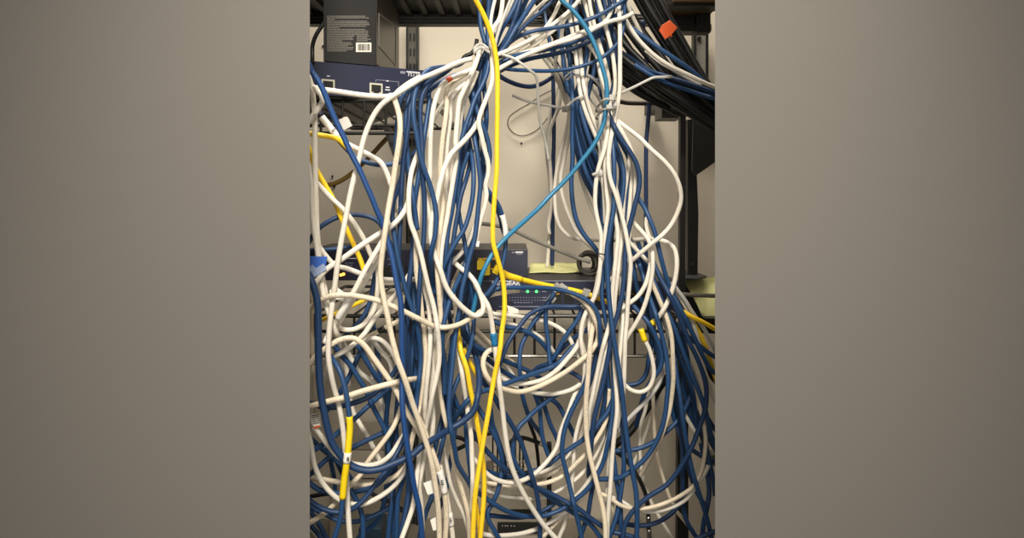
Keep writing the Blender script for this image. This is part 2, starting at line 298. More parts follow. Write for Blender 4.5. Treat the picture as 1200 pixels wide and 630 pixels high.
# colour code | depth layer (0 = front of the tangle) | width in px (0 = usual) | course of the cable, optional third number = depth layer there
CABLES = '''
L1|W|2.5|6.5|366,101 371,104.7 382,105.5 400,108 420,111 440,113 455,113 470,110
L1b|W|2|6.5|369,101 372,107 376,111 378,117 374,126 368,134 363,141 352,153
L2|W|1|6.4|553,69 544,71 533,75 520,81 505,87.5 494,92 484,98 473,105 460,113 448,122 440,132 434,143 429,155 425,168 421,185 416,204 411,225 405,256 400,282 396,306 393,330 390,352 387,375 385,398 385,418 388,438 392,456,1.4 396,469,1.8 399,484,2 402,503,2 404,522,2 405.5,545,2 406.5,570,2 407.5,592,1.8 409,615,1.6 410.5,635,1.6
L3|W|0|6.6|494,90,2 482,96,1.5 472,103,1 465,109 462.5,116 465,124 468,136 469,150 467.5,167 464,190 459.5,220 455,246 452,267 448.5,292 446,318 447,334 450,350 455,374 460,398 467,424 475,446 484,474 491,493 499,517 505,538 509,560 512.5,585 514.5,610 515,640
L4|W|2.4|6.3|360,86 364,97 367,115 369,140 369,165 369.5,200 370.5,240 371.5,268 374,298 377,322 382,345 385,365 390,385 397,402 401,415
L5|W|2|6.3|354,165 360,190 363.5,210 365,240 368,267 372,294 375,320 379.5,346 386,369 392,385 397,400 399,420
L6|W|5|5.4|350,196 363,206 372,215 387,231 401,244 411,256 420,269 428,283 434,297 440,310
L7|W|4.5|6.2|370,127 377,137 385,147 394,158 403,166 412,171 424,177 437,184 446,190 452,200 457,213 462,226 468,245
L8|W|1.6|6.6|354,347 362,339 372,328 382,316 400,304 424,287 445,273.5 456,267 466,258 474,247 480,232 486,215
L9|W|1.2|6.4|460,258 453,272 446,286 435,304 425,322 415,341 405,358 397,371 388,387
L9b|W|2.4|5.4|459,272 453,286 445,301 436,316 428,330 419,344 411,356 401,372 393,385
L10|W|5|5.6|366,276 372,286 382,300 393,311 405,314 424,321 436,325 455,327.5 475,328 486,327
L11|W|0.9|6.4|352,366,3 362,361,2.4 371,355,1.6 378,350.5 389,346.5 405,345.5 420,347 440,351 456,357 473,364.5 491,373.5 502,379 513,383 527,383 540,379 551,373 559,368,2 566,362,3
L12|W|3.2|5.4|440,296 442,310 443,325 442.5,340 441,353 436,367 427,379 415,385.5 404,386 393,382
L13|W|3|5.8|482,318 472,334 463,346 453,357 440,372 427,391 418,400 407,409 392,417 380,422.5 366,425 352,427
L14|W|1.8|6.6|358,432 366,422 376,412 386,405 395,399.5 404,396.5 414,396 422,400 430,408 437,418 445,429 456,444.5 465,459 471,471 478,485 486,497 492,508
L15|W|4|5.5|420,408 427,400 434,396 442,396.5 449,400 458,410 464,421 468,434
L16|W|5.4|5|438,399 446,411 455,421 459,431 459,448
L17|W|4|6|424,399 436,392 447,386.5 457,381 467,376.5 482,370
L18|W|6|5.6|402,402 411,419 419,434 428,441.5 437,448 444,455 446,468 448,490
L19|W|1.4|6.8|374,473 383,470.5 393,468 404,465.5 413,462 427,457.5 443,453 459,449 477,445 491,443,2.6 503,440,4.5 515,436,6
L20|W|4.4|5|363,338 364.5,360 365,385 367,415 367.5,447 369,470 372,492
L21|W|6.4|5|394,396 387,418 381,440 377,457 373,480
L22|W|7|5.2|400,404 405,428 408,446 410,462 414,483 422,497 431,512 439,527 446,541
L23|W|7|5|422,400 428,413 434,426 440,440
L23b|W|7.4|4.6|436,402 436.5,418 437,442
L24|W|3|6|355,482 360,503 364,519 369,546 376,562 384,573 396,584 407,589 419,591 430,589 442,583.5 456,574 467,563 474,551 479,536
L25|W|4|6|350,618 363,612 373,606 384,598 396,586 408,571 423,555 431,541 443,525 456,508 463,496 469,480
L26|W|3|5.8|366,497 376,510 386,523 396,534 410,541.5 424,545 440,544 452,538 460,530 467,519
L27|W|5|6.2|350,559 363,560 375,561 387,563 400,565 420,568 437,567 451,564 464,557 474,548 483,535 490,519
L28|W|9|4.5|463,545 461,575 459,605 458,640
L29|W|8|4.6|350,606 360,615 368,623 378,637
LB1|V|0|6.6|356,64 362,76 366,85 371,92 378,104 384,119 391,136 397,149 404,163 411,179 420,196 429,216 436,232 441,245 447,258 453,277 459,299 463,320 466,336 469,350 470.5,370 471,404 472,430 471,455 472,480 474.5,504 478,527 482,550 486,573 491,594 493.5,613 495.5,640
LB2|B|2.2|5.4|505,87 491,98 481,110 477,125 475.5,145 476,164 477.5,180 480,204 483,222 486,244 488,262
LB2b|B|2|5.6|510,92 497,99 486,109 481,125 479,145 475.5,168 473,185 471,213 469.5,244 468.5,273 467,300 466.5,324 468,346 473,370 475,400 475,440 473,474
LB2c|B|3.2|5|500,93 488,98 478,105 471,115 468,128 465,150 464,170
LB3|B|0.5|6|530,78,2 515,79 502,82 494,91 488,104 484.5,120 485,140 489,162 492,180 497,198 503,214 508.5,234 511,250 510,274 505,298 506,322 509,344 514.5,368 517,390 519,420,2 520,450,3.5 521,475,5 522,505,6
LB4|B|1.4|5.5|520,86 506,96 497,107 493,122 493,147 494.5,165 495,182 495.5,205 497,228 497.5,250 496.5,280 494,303 492,330 490,365 488,405
LB4b|B|2.4|5.5|524,92 511,100 503,107 503,119 500,140 497,160 494,186 490,210 486,235 485,255
LB5|B|4.6|5.4|392,158 403,171 413,181 425,188 435,191.5 446,193 459,192 471,189 480,184 489,176 496,164
LB6|B|6|5.4|352,298 362,283 373,268 384,260 397,254 413,251.5 427,252.5 440,257 448,265 454,277 461,297
LB7|B|8|4.6|350,292 363,292.5 387,292 400,290.5 417,288 432,284
LB8|B|1.6|5.4|465,224 460,241 460.5,262 463.5,285 467,305 471,322 475,338 481,356 487,373 491,395,2 493,420,3 491,445,4 488,470,5 486,495,6
LB9|B|3|6.5|484,288 482,310 479.5,330 477.5,352 477,378 478,410 478.5,440 475,482
LB9b|B|4|6.5|484,340 486,370 484,400 481,430 480,460 478,500 476,530
LB9c|B|4.6|6|496,340 495,370 492,400 488,430 484,460 482,490 480,520
LB10|B|1|8|352,306,2.5 358,315 363,324 368,337 372,354 373,373 373,404 373.5,427 375,450 377.5,469 380.5,485 385,506 390,520 398,532 408,543 420,549 432,551 446,549 461,543 475,537,1.6 483,533,1.8 493,524,1.4 504,517,1.6 520,507,1.6 530,501,2 544,492 555,481 559,468 561.5,452 561,434 557,415,4 552,404,4.5 548,390,5 546,374,5.5 549,352,6.5
LB11|B|0.6|6.2|372,394,4 380,407,3 387,417 396,430 403,449 407,469 409,484 410,500 408.5,520 406.5,540 403.5,562 401.5,583 399,606 392,630 388,645
LB12|B|5|5.6|436,376 430,390 424,407 417,424 407,445 397,462 386,477
LB13|B|3.8|5.4|442,306 439,324 436.5,340 433,355 427,369 418,380 408,390
LB14|B|4|5.4|392,405 401,417 411,428 419,441 427,454 433,467 439,480 447,495 452,506 456,528
LB15|B|4.6|5.4|415,398 424,413 432,427 441,441 448,452 453,470
LB16|B|2.4|5.8|350,468 363,472 376,476 391,477 407,474 420,470 432,465 440,460 447,453 454,445 461,437 467,427 472,412
LB17|B|4.2|6|474,428 468,440 460,452 446,463 431,476 416,490 400,503 387,515 373,524 350,536
LB18|B|6|5|442,398 443,419 445,433 446,452
LB19|B|5|5.5|350,565 364,555 373,547 384,537 398,530 413,524 427,517 440,511 452,505 463,497 474,484
LB20|B|7|5|355,503 366,515 378,526 391,537 403,549 415,566
LB21|B|4|5.6|352,559 363,566 373,573 387,577 400,578 416,576 429,573 438,570 448,562 458,549 466,536
LB22|B|2.8|6.2|480,494 473,515 465,531 456,546 443,563 431,579 420,591 408,598 394,600 379,596 368,590 354,578
LB23|B|5|5.2|352,578 362,590 372,598 383,603 396,609 411,611 424,609 440,603 456,594 466,584
LB24|B|4|6|404,560 413,577 421,593 425,608 425.5,622 424,645
LB25|B|6|5.2|355,603 363,614 371,623 381,637
LB25b|B|7|5.2|366,602 373,612 380,625 387,638
LB26|B|8|4.6|383,520 387,538 391,556 393,576
LB27|B|8|4.6|391,533 399,550 406,567
LB28|B|5|5.6|456,458 453.5,480 452.5,500 454,527 457,555 459,580 456.5,610 454,640
LB29|B|6|5.6|473,453 467,480 463,500 458,520 455,545 453,572 448,596 440,612 428,622
LB30|B|2|7|474,495 478,530 479,555 479,574 476.5,593 472.5,613 466,640
LB31|B|4|6|477,545 472,563 467,580 465.5,600 465,640
LB32|B|4|5.6|521,535 514,560 507,580 500,598 494,618 490,640
LB33|B|5.4|5.6|466,470 464,500 465,525 463,550 461,580 461,610 462,640
F3|B|3.4|4.6|580,-14 578.5,0 577,16 577,35 582,58
F4|W|2.4|3.8|584,-14 580,0 577,13 575,28 577,44
F6|W|3.6|5|608,-14 601,1 596,13 588,27 580,40 578,55
F7|G|2|3.6|605,-14 597,3 592,16 586,32 581,49 580,60
F8|B|2.6|5.4|613,-14 607,0 599,16 588,34 580,55
F9|B|1.8|5.4|616,-14 610,0 604,20 596,40 585,58
F10|B|2.4|6|636,-14 625,2 615,17 604,34 592,54 584,64
F10b|B|3.4|6|624,-14 616,2 608,20 599,38 588,58
F11|B|1.6|4.2|663,-12 649,0 633,14.5 612,33 598,49 587,63
F12|W|4|4|655,-12 640,0 615,25 598,47 590,62
F13|W|2.2|4.6|688,-14 677,2 665,15 650,27 634,39 619,48 603,56 586,63
F14|W|3|4.4|664,-14 657,0 649,18 638,34 625,45 611,54 597,63 585,67
F15|W|2.6|4.4|688,-14 676,4 667,15 657,29 643,40 627,52 614,60 600,67
F16|B|1.4|4.4|748,-14 731,0 717,9 699,19 683,25 665,30 646,33 630,35.5 614,40 600,48 590,57
F17|W|1.2|4.8|742.5,15 731,21 715,25 699,32 687,39 670,46 650,51.5 630,59 606,69 593,76 583,82
F18|W|1.5|4|719,6 716,14 712,22 705,28 693,33 683,37 670,42 650,50 630,57 614,61 600,64
F19|B|2.6|5|732,2 720,22 710,31 695,40 678,47 660,53 640,58 620,62 600,67 584,74
F20|B|2.8|5|721,-8 718,14 714,27 704,40 687,50 666,59 643,64.5 620,69 600,76 584,84
F21|B|1.6|4.2|732,-14 732,13 731,29 727,45 718,57 705,67.5 689,75 670,80 646,83 617,82.5 600,81.5 584,79
F22|N|12|5|582,86 590,92 606,99 622,101.5 634,98.5 648,90
T1|T|0|5|649,-14 658,0 670,11 683,27 693,44 701,63 707,83 710.5,97 711,115 709.5,133 705,151 699,164 692,175 682,188 670,203 657,217 643,231 631,244 620,254 601,271 587,285 576,299 569.5,311 564.5,322 560,339 557,352
Y1|Y|0|5.6|549,-16 557.5,0 567,18 574,36 579,54 582,73 583,90 583,120 582.5,164 582,200 580,226 578.5,246 577.5,267 578,284 581,296 585,310 589,326,0.6 591,344 591,367 588,388 586.5,404 584.5,417 580,438 576,460 572.5,482 567,513 562,544 557,579 555,610 554,640
Y2|Y|3.6|5.6|586,318 594,322.5 606,326 620,329.5 637,333.5 657,337 676,341 696,347 712,354
Y3|Y|1.2|6|536,376,4 537.5,395,3 541,414 547,432 551,455 556,477 560,500 563.5,520 566,540 567.5,566 566.5,590 564.5,612 562,640
Y4|Y|1.8|4.6|556,582 559,598 561,614 563,640
Y5|Y|3.4|5|543,408 550,424 556,434 562,446
YL0|Y|3|5.8|350,155 358,156 370,157.5 383,159.5 396,163 406,172
YL1|Y|6|6|352,150 359,166 364,180 370,197 384,222 393,238 400,255 408,272 416,290 423,306 428,322
YL2|Y|7|4.4|458,212 465,228 468,242
YL3|Y|6|4.6|370,379 380,373.5 394,367 407,361 417,356 428,351 442,342
YB|D|25|5|466,144 455,160 445,171 434,183 418,198 404,209 392,215 384,217
C1|W|2|5.6|562,61 557,76 550,92 543,107 538,119 536.5,133 535,150 534,166 535,183 531,211 527,236 524,255 520,275 516.5,300 516,330 517,352 516,380 516,425
C2|W|3.8|5.2|559,84 552,102 545,116 541,132 538.5,152 537,174 531,198 526,222
C3|W|1.8|5.4|549,83 537,88 526,93 517,100 512,112 507.5,129 505,152 504,186 503.5,208 501.5,228 503,250 506,270
C4|W|3|5.4|546,86 533,94 526,101 522.5,110 523.5,123 522,140 519,160 516.5,187 516,205 518,225 518.5,242 516,267 513,292 512.5,315 514.5,345 516.5,372 514,396 512.5,415 513,435 515.5,456 519.5,482 524,500 528,521 533,544 541,573 548,600 551,640
C4b|W|4|5|548,96 536,106 529,120 527.5,140 524.5,165 523,190 524,215 521,240 517,262
C5|W|0.6|5.8|566,133,3 560,143 553,154 541,168 529,180 521,196 516,213 511,238 505.5,260 505,280 510,299 516,316 524,338 536,354 548,365 557,370 564,367.5 566.5,359 563,345 557,331 550,322,2 541,315,2.4 531,306,3
C6|W|1|5.2|591,-14,3 589,0,3 588,10,3 585,23,3 577,36,3 576,58 577,77 577,93 573.5,107 569,118 564.5,129,2 561,143 564,158 567.5,174 572,191 572,204 569,217 570,229 567.5,243 563,257 560,270 558,282
C7|W|2.6|5.2|560,254 553,272 547,287 539,298 529,307
C8|W|1|6|524,115,4 514,129,4 506,143,3.6 499,160,3 493,172,2 488,184 483,198 480,216 479,240 481,260 487,277 493,297 498,319 502.5,338 508,358 512,380 514.5,404 514.5,424 511,444 506.5,463 502.5,486 497.5,505 493,522,2.4 490,545,3 487.5,568,3 484,592,2.4 479,608,2 471,630 466,644
C9|W|1.8|5.6|496,166 492.5,190 490.5,213 490,240 489,267 487.5,296 488.5,322 491.5,340 494,363 497,390 499,416 496,446 492,472 487,497 482,518 478,545
C10|W|2.4|5.2|492,318 497,337 502,357 504,380 504,405 502,430 499.5,455 498,480 499,505 498.5,530 494,553 491.5,570 494,590 495,612
C12|W|3|5.4|511,386 508.5,410 508,433 505,460 507.5,482 507,505 504,525 499,547 500,570
C14|W|0.8|6.4|489,485,2 495,500 501,514 507,530 513,547 519,565 522,587 523,608 521,640
C15|W|1.6|5.6|517,552 523,580 527,603 530,624 532,645
C16|W|4|4.6|514,503 520,525 524,547 528,567 536,587 544,604 550,626
C17|W|5|4.6|537,318 530.5,335 532,350 534,365 532,383 525,394 521,407
C18|W|2|5.6|534,378 536,400 540,427 543,447 547,473 549,490 552,510 553,534 554,560 553,590 551,616
C19|W|0.5|5.6|556,332,3 561,341,2 567,350 573,361 576,376 578,391 580,406 582.5,426 585.5,453 589,481 592,507 596,532 601,550 611,573 623,594 636,613 651,630 664,643
C20|W|0.9|6|664,340,3 672,345.5,2 680,350 690,360 697,374 701,388 699,401 692,412 683,420 665,434 645,446 625,455 608,459 593,456.5 581,451.5 571.5,442 566.5,430 567,419 571.5,412 579,408.5 588,407,2.5
C21|W|2|5.2|684,372 682,386 677,404 665,420 650,435.5 634,445.5 617,449 603,449 590,444 577,433
C22|W|3|5|604,452 613,456 626,459.5 643,461.5 661,459 675,453.5 684,445 687,430 685,414 681,398
C23a|W|5|4.8|548,377 562,390 572,400 583,410 594,419 604,428 614,438 624,449
C23b|W|6|4.6|549,388 563,402 575,412 588,422 598,435 606,449
C23c|W|7|4.6|552,408 565,422 579,432 592,443
C24|W|1.4|4.6|562,353 570,347.5 583,344 595,342 609,340
C25|W|3|4.8|562,361 576,367 593,369 613,371.5 633,375 647,379.5 660,387.5 668,397 673,409
C26|W|3.6|4.6|574,371 593,377 607,382 623,388.5 638,399 647,409.5 654,421
CB1|B|2|5.4|573,-14,2.6 573,0,2.6 572,20,2.6 571.5,40,2.6 573,64 571,84 565,100 557,115 551,133 545,149 541,165 538,186 535,210 532,230 529,250 525,270 523,290 521,320 522,347 526,366 529,384
CB2|B|3|5.4|569,62 562,76 556,90 551.5,102 552,115 556,129 555,146 548.5,165 545,184 541,203 538,222 535,242 532,262
CB2b|B|4|5.2|565,62 555,80 549,96 543,113 541,130 542,150 543,170 540,195
CB3|B|3|5.4|562,6,3.5 562.5,20,3.5 564,34,3.5 568,48,3.5 572,62 569.5,80 567,98 569,115 570,133 569.5,148 566,170 566,195
CB3b|B|4|5.2|567,64 564,84 561,104 562,124 560,145 559,165 561,185
CB3c|B|5|5.2|558,90 557,110 560,130 562,150 556,175 557,200
CB4|B|1.2|5|554,108 557,121 560,132 565,145 570,158 573.5,174 573.5,190 571,202 568,212 571,222 578.5,231 585,242 589,254 592,267 592.5,285 590.5,303 586.5,320 580,332 572,343 563,351
CB4b|B|3|5|567,199 567,216 572,230 579,240 585,251 588,264
CB5|B|1|5.4|560,121,6.5 553,139,5 549,155,2.5 550.5,170,1.4 554,190 555,208 554,229 550,250 544,268 534,284 524,303 517.5,319 512,337
CB6|B|1|5.4|554,152 557.5,170 561,194 563,214 561,238 559,258 556,280 549.5,304 545,324 541,341 539,359 536,376 532.5,402 530,430 527.5,453 526,484 529,505 533,526 536,542 542,553 549,564 556,580
CB7|B|2|5.2|552,183 549,200 545,214 540,230 537,247 534,264 531,284 527,310 524,335 521,360 519,386 517,410
CB8|B|2.6|5|545,190 540,206 537,225 537,243 539,257 543,276 547,299 550,322 553,341 555.5,366 553,398 545,425 533,453 528,472 527,500
CB9|B|3|5.4|559,260 554,281 548,301 540,322 533,337 527,353 521,375 518,400 520.5,430 521,455
CB10|B|3|5.2|552,322 545,340 540,357 540,374 544,388 551,399 559,406 572,413 588,421 607,429 624,437 642,448
CB11|B|4.4|5.2|538,384 546,396 556,408 567,417 579,427 589,434.5 604,443 620,450
CB12|B|1.5|5.4|532,492 541,478 550,467 561,460 574,455.5 588,451 607,444 627,437 641,432 655,425 665,413
CB13|B|2.5|5|624,436 631,430 640,427 650,427.5 661,432 675,439 682,444
CB14|B|0.7|4.9|573,346,2 580,339 590,337 617,337 643,337.5 665,341.5 681,347.5 693,356 699.5,365 702.5,377 703,396
CB15|B|2|5|651,340 646,349 641,357 639.5,367 640,382 643,404 643.5,418 646,432
CB16|B|2|5|682,357 672,359 660,359 646,359 633,361.5 619,369.5 610,380.5 602,391 594,404 590,415 585,428
CB17|B|2.8|5|644,353 635,365 625,378 617,392 611,405 609,420 609.5,440 612,461 616,477 622,492 633,507
CB18|B|2|5|686,346 682,361 677,374 666,389 657,404 651,416 640,429
CB19|B|3|5|702,375 692,383 681,390 668,399.5 657,410 647,421 638,431
CB20|B|2.6|5|568,372 579,376 593,383 605,384.5 619,389.5 633,399.5 643,412 652,426
CB21|B|4|5|620,448 628,465 632.5,480 634,500 637,517 642.5,533 649,548
CB22|B|4.4|5|627,452 636,470 640,482 645,497 652,512 657,526
CB23|B|5|5.2|625,453 640,464 653,473 662,488 671,506
CB24|B|1.4|5.4|690,434 685,451 677,467 669,483 663,498 659.5,515 659,533 663,550 667,567 672,588 676,605 680,622 684,642
CB25|B|1.4|5.4|570,452 580,466 586,477 594,488 603,503 611,519 617,537 623,556 628,573 631,590 632.5,610 633,642
CB26|B|2|5.2|551,461 561,478 571,495 580,511 585,523 588,537 587,556 583,576 577,589 571.5,600 573,610 578,619 586,633 592,645
CB26b|B|3|5.2|575,462 575,480 577,496 582,510 587,525 591,541 592,556 586,573
CB27|B|1.8|5.4|556,509 567,524 576,534 587,545 598,553 612,561 627,570 645,578 662,587 678,596 691,606 704,615 716,622 734,626.5 752,633
CB28|B|2.4|5.2|642,469 627,481 617,491 608,500 603,514 601,531 604,543 612,555 622,566 634,574.5 649,586 662,594.5 675,602.5 691,613 702,627
CB29|B|2|5|566,581 580,591 593,598 607,603 622,605 637,604 650,600 662,594 673,586 683,578 693,567 701,554 707,541 711,525 715,505 718,480 719,455 718.5,430 716.5,405 713,390 709,371 705.5,347 706.5,325 708,305 711,282
CB30|B|3|4.8|566,602 578,604 593,605.5 611,606 627,602.5 642,595 653,587 663,580 674,570
CB31|B|2.4|5.2|718,468 711,484 702,495 694,505 683,515 670,524 657,533 645,542 630,550 613,555 598,557
CB32|B|5|5|560,546 571,551.5 587,557 601,558.5 617,552
CB33|B|3|5|697,555 694,573 691,590 689,603 684,618 679,632 675,645
CB34|B|3|4.8|686,600 694,616 700,629 706,643
CB36|B|4|5.2|527,468 524.5,490 521,508 517,525 512.5,545
CB37|B|4.4|5.2|531,468 533,500 530.5,525 526,550 523,572 516,592
CB38|B|3|5.2|545,396 543,425 544.5,455 546,490 546.5,508 549,533 552,560 553,584
CB39|B|4|5|526,450 532,464 538,479 544,491 551,509
CB40|B|5|5|556,462 543,471 531,481 519,492
CB41|B|4|6|513,382 518,405 522,430 524.5,455 525,475 520,505
CB42|B|5|6|531,385 529,410 525.5,440 523,465 518,490 512,515 508,532
CB43|B|5.6|5.4|546,440 538,420 531,400 526,380
CW31|W|1.5|5|556,538 563,546 572,556 585,563 600,565.5 614,562 626,555.5 636,546 647,533 653.5,521 656,509 660,497 665,485 671,468
CW32|W|4|4.6|560,562 571,566 590,570 610,568 628,562.5 643,556 657,548 668,537 676,522 682,505 686,488
CW33|W|4.4|4.6|600,562 615,559 628,555.5 641,551 655,544 664,537 672,526 678,510 682,494 685,478
CW34|W|3|4.6|692,452 683,480 677,500 673,520 672,541 670,565 671,584
CW35|W|2.2|4.8|588,568 605,570 618,569.5 630,567.5 645,564 661,556.5 675,543 688,530 699,514 708,498 712,484 714,463
CW36|W|3.4|4.4|560,570 572,575 590,581 603,582.5 617,584 634,583.5 647,578.5 660,571 675,561 687,549 697,535 705,518
CW37|W|2.8|4.8|554,620 567,625.5 580,627.5 592,627 610,625 629,619.5 641,613.5 654,605.5 667,597 680,584
CW38|W|3.2|4.6|626,642 637,628 647,617 658,606 667,597 677,583
CW39|W|4|4.6|651,645 655,630 661,615 665,599 668,578
CW41|W|2.4|4.8|662,596 673,583.5 682,574 691,562 701,545 708,528 713,512 717,493
CW42|W|0.8|5.6|698,366,2 695,380 692,400 690.5,420 689,441 687,465 686.5,487 687.5,510 691,533 697,557 702,577 706,593 709,612 710,640
CW43|W|1|5|720,400,2 720,422,1.6 721.5,446 723,468 723,483 721,500 719,517 717,540 716,560 714,585 712.5,605 711,640
CW44|W|3|4.6|716,505 714,530 713,548 712,568 710,590
CW45|W|4|4.4|711,555 716,583 719,603 723,622
R2|W|20|4.2|674,-12 668,20 662,52 657,87 651.5,107 645,133 641,162 641,182 644,205 645,230 645,260 643,290 641,313
R3|W|18|4.2|668,40 663,62 659,88 657,107 655,124 650,138 645,150 643,170 645,200 646,240 643,262
R4|N|19|4.6|651,36 648.5,88 649,140 649,164 648,200 647.5,244 647.5,280 647,311
R5|W|14|4.6|632,42,8 640,62 647,83 655,97 662,108 666.5,120 667,133 665,147 661,164 656,182 652,203 650,222 650.5,240 652,254 658,268 668,277 681,280.5 700,281 720,281,11 742,281,7 756,280,4 771,281,3.4 782,284,3 790,291,2 793,303,1.6 792,322,1 787,342,1 779,360,1 771,372,1.4 763,380,2
R6|W|12|4.6|648,62 657,96 664,110 668.5,130 668,150 665,167 661,187 657,209 658,225 663,243 669,258 676,272 684,281 696,292
R7|W|6|4.4|656,22 660,54 664,85 669,107 673,128 675,150 676,172 679,192 684,207 692,221 702,232
R8|W|7|4.2|674,160 677,184 679,202 683,215 687,228 693,243 700,258
R9a|W|3|4.6|667,15 672,46 676,76 678.5,101 682,117 688.5,137 697,157 703,172 703.5,190 706,210 708,230 709,255
R9b|W|3.4|4.6|673,14 679,52 683,92 687,114 692.5,133 701,154 706,168
R10|W|1|4.9|722,-14,3 726,20,2 726.5,49 726.5,80 726,107 722,131 717,156 714,174 713,194 716,213 721,226 726,243 732,266 736.5,291 739,309 738,326 736,350 734.5,375 732.5,400 732,420 731,450 729,472 724,495
R11|W|1.2|4.8|682,-8,4 690,20,4 698,52,3 703,84,2.4 707,103,2 710,122,2 712,142 711,160 707,179 701.5,196 698.5,213 697.5,240 700.5,258 704.5,276 704,297 703,315 700.5,335 696,349 688,363 682.5,378 680.5,395 682.5,411 685,428 684,448 679,468
R12|W|1.8|4.8|703,146 707.5,175 709.5,205 711,225 712.5,245 710,267 707.5,293 702.5,315 699,335 694,356 691,380 692,402
R13|W|1.5|4.9|715,214 718,233 721,252 724,275 722,300 719.5,324 717.5,345 717,365 713,384 707,405 701.5,429 695,460 690.5,484 690,505
R14|W|2|4.9|722,223 728,250 728.5,278 725.5,303 723.5,325 720.5,350 718.5,374 712.5,400 708,420 701.5,444 694.5,472 688,496 680,516
R15|W|3|4.8|739,173 737,194 733.5,214 730.5,235 729.5,258 728,285 727,312 728,340 728,370 726.5,402
R16|W|3.6|4.6|742,188 740.5,209 738.5,235 736.5,260 737,282
R17|W|2.2|4.8|714,126 724,146 732,160 738,172 743,189 745,206 744.5,222 743.5,243 740,262 737,279 735.5,303
R18|W|0.2|4.9|706,114,2 713,129,1 722,139.5 736,151 750,162 762,174 779,189.5 790,203.5 796.5,219 798,233 795,246 787.5,262 777,274.5 763,286 750,297 739,306.5,1 727,317,3 712,331,3 701,343,2.6 693,353,2.4 684,366,2.6 677,382,3
R19|W|1|4.9|735,247,3 743,261,2 752,271 759,279.5 764,293 765,307 764,322 760.5,341 753,364 745,379 735,395 729,409
R20|W|1.2|4.7|751,385 755,397 760.5,408 765,424 766,440 761,453.5 752,459 741,457.5 731.5,449.5 726.5,437 726,420 728,402 730,380 731,352
R21|W|1.3|4.8|759,272,3 764,287,2 763.5,301 760.5,319 755.5,335 747,347.5 737.5,355 728,362,3
R22|W|2.6|4.6|730,276 739,285 749,296 760,307 770,315.5 780,327 791,339.5 800,353.5 808,368 813,381 816.5,393 820,408
R23|G|2.4|4.4|797,344 803,352 809,362 817,374 826,387 833,400 842,418
R24|W|1|5|766,336,3 773,352,2 779,366 784,381 787,395 788.5,420 789,442 787,465 784,483 780,496 775,511 768,526 759,542
R25|G|4|4.4|763,325 768,341 774,357 779,375 782,392 781,412
R26|G|3|4.6|780,400 778.5,424 774,445 764,461.5 752,475 740,487 728,500 714,514
R27|W|8|4|762,418 765,444 765.5,465 766,485 767,505 769,525 773,545 779,566 785,583 792,597 804,612 815,627 825,642
R28|W|9|4|761,452 756.5,478 750.5,500 749.5,520 751,545 755.5,568 763,588 774,608 788,630 796,642
R29|W|10|4|770,468 761.5,493 755,512 748,530 741,546
R30|W|1.4|4.4|716,584 728,592 741,595.5 756,595.5 771,592 787,586 800,579 811,571 818,561 823,548 826,530 827,515 825,499 821,478
R31|W|2|4.4|730,588 745,597 760,599.5 776,597.5 792,592 804,584.5 812,575 819,564 826,554 830,545
R32|W|3|4.8|818,422 827,443 833,457 841,474
R33|G|6|4.4|804,406 811,430 817,448 823,468
R34|W|6|4.4|795,466 803,486 811,500 818,513 823,528
RK2|W|5|4.6|731,20 744,41 755,54 771,68 787,78 805,87 821,95 837,102 852,108
RK3|W|6|3.8|762,64 773,73 786,80.5 804,91 815,97
RW1|W|3.2|4.4|690,-12 691.5,7 696,27 702,50 707,66 711.5,83 715,100 717,117 716,134
RW2|W|2|4.6|698,-12 702,3 706.5,18 711,36 716.5,57 720,80 721,101 718,116 711,132
RW3|W|9|4.2|612,40 625,52 638,69 648,82 657,98 661,115
RW4|W|4|4.4|680,34 690,53 697,62 702,73 705,90 708,112
RW5a|W|5|4.2|676,70 684,86 692,98.5 702,115 711,131
RW5b|W|5.6|4.2|673,84 682,97.5 690,111 700,126 709,143
RW6|W|4|4.2|698,26 693,50 689,72 686.5,95 687,120
RW8|W|6|4.6|733,-8 737,9 742,21 749,35
RW9|W|8|4.2|615,35 632,54 650,75 664,97 672,118
RW10|W|6.4|4.2|660,26 657,48 652,66 650,84 656,101
RB1|N|14|4.6|753,24 757,64 759,88 761,110 760,135 757.5,164 757,200 757,244 756.5,275 757,302
RB2|B|1.5|5.2|735,214,3 742,223,2 748,232.5 755,243 761,256 767,271.5 772,291 777,311 783,331 790,347.5 800,367 810,387 818,405 826,421 834,434 847,441
RB3|B|1|5.4|702,100,3 707,115,2 713,133 720,149 728,163 738,177.5 746,192.5 749.5,209 748,224 743.5,242 739.5,258 735,276 732.5,300 731.5,322 729,345 724,367 718,387.5 714,410 709.5,435 704,460 697.5,485 694,507 692.5,525 690,547
RB4|B|0.7|5.6|714,142,3 717.5,165,2 719.5,190 719.5,215 719,243 715,268 711.5,293 712,320 713.5,347 716.5,376 720,402 724,425 728,452 731,480 734,507 738,534 742,557 745.5,578 746.5,600 746,640
RB6|B|3|5.2|710,136 717,155 722,170 728,187 731,205 730,225 727.5,242 725.5,262 724.5,290 722,322
RB7|B|4|5.2|718,152 730,171 737,186 738.5,200 735.5,220 733.5,240 733,266
RB8|B|5|5.2|712,152 722,178 728,200 726,225 722,245 717,275 716,305
RB9a|B|4|5.2|671,-12,5 668,14,5 666.5,40,5 667,60,5 669,86,5 671,110,5 671,130 670.5,160 671,187 669.5,213 671.5,240 676,259 685,275.5 697,290 706,304
RB9b|B|4.6|5.2|676,-10,6 676,20,6 675,50,6 677,80,6 683,108,6 671.5,130 673,150 677,174 682.5,191 691.5,208 699,225 703.5,245 706,265
RB9c|B|4|5.2|655,34,7 659,60,7 662,84,7 668,110,7 673.5,118 677,140 681,159 687,180 693.5,198 701,215 706,235 708,262
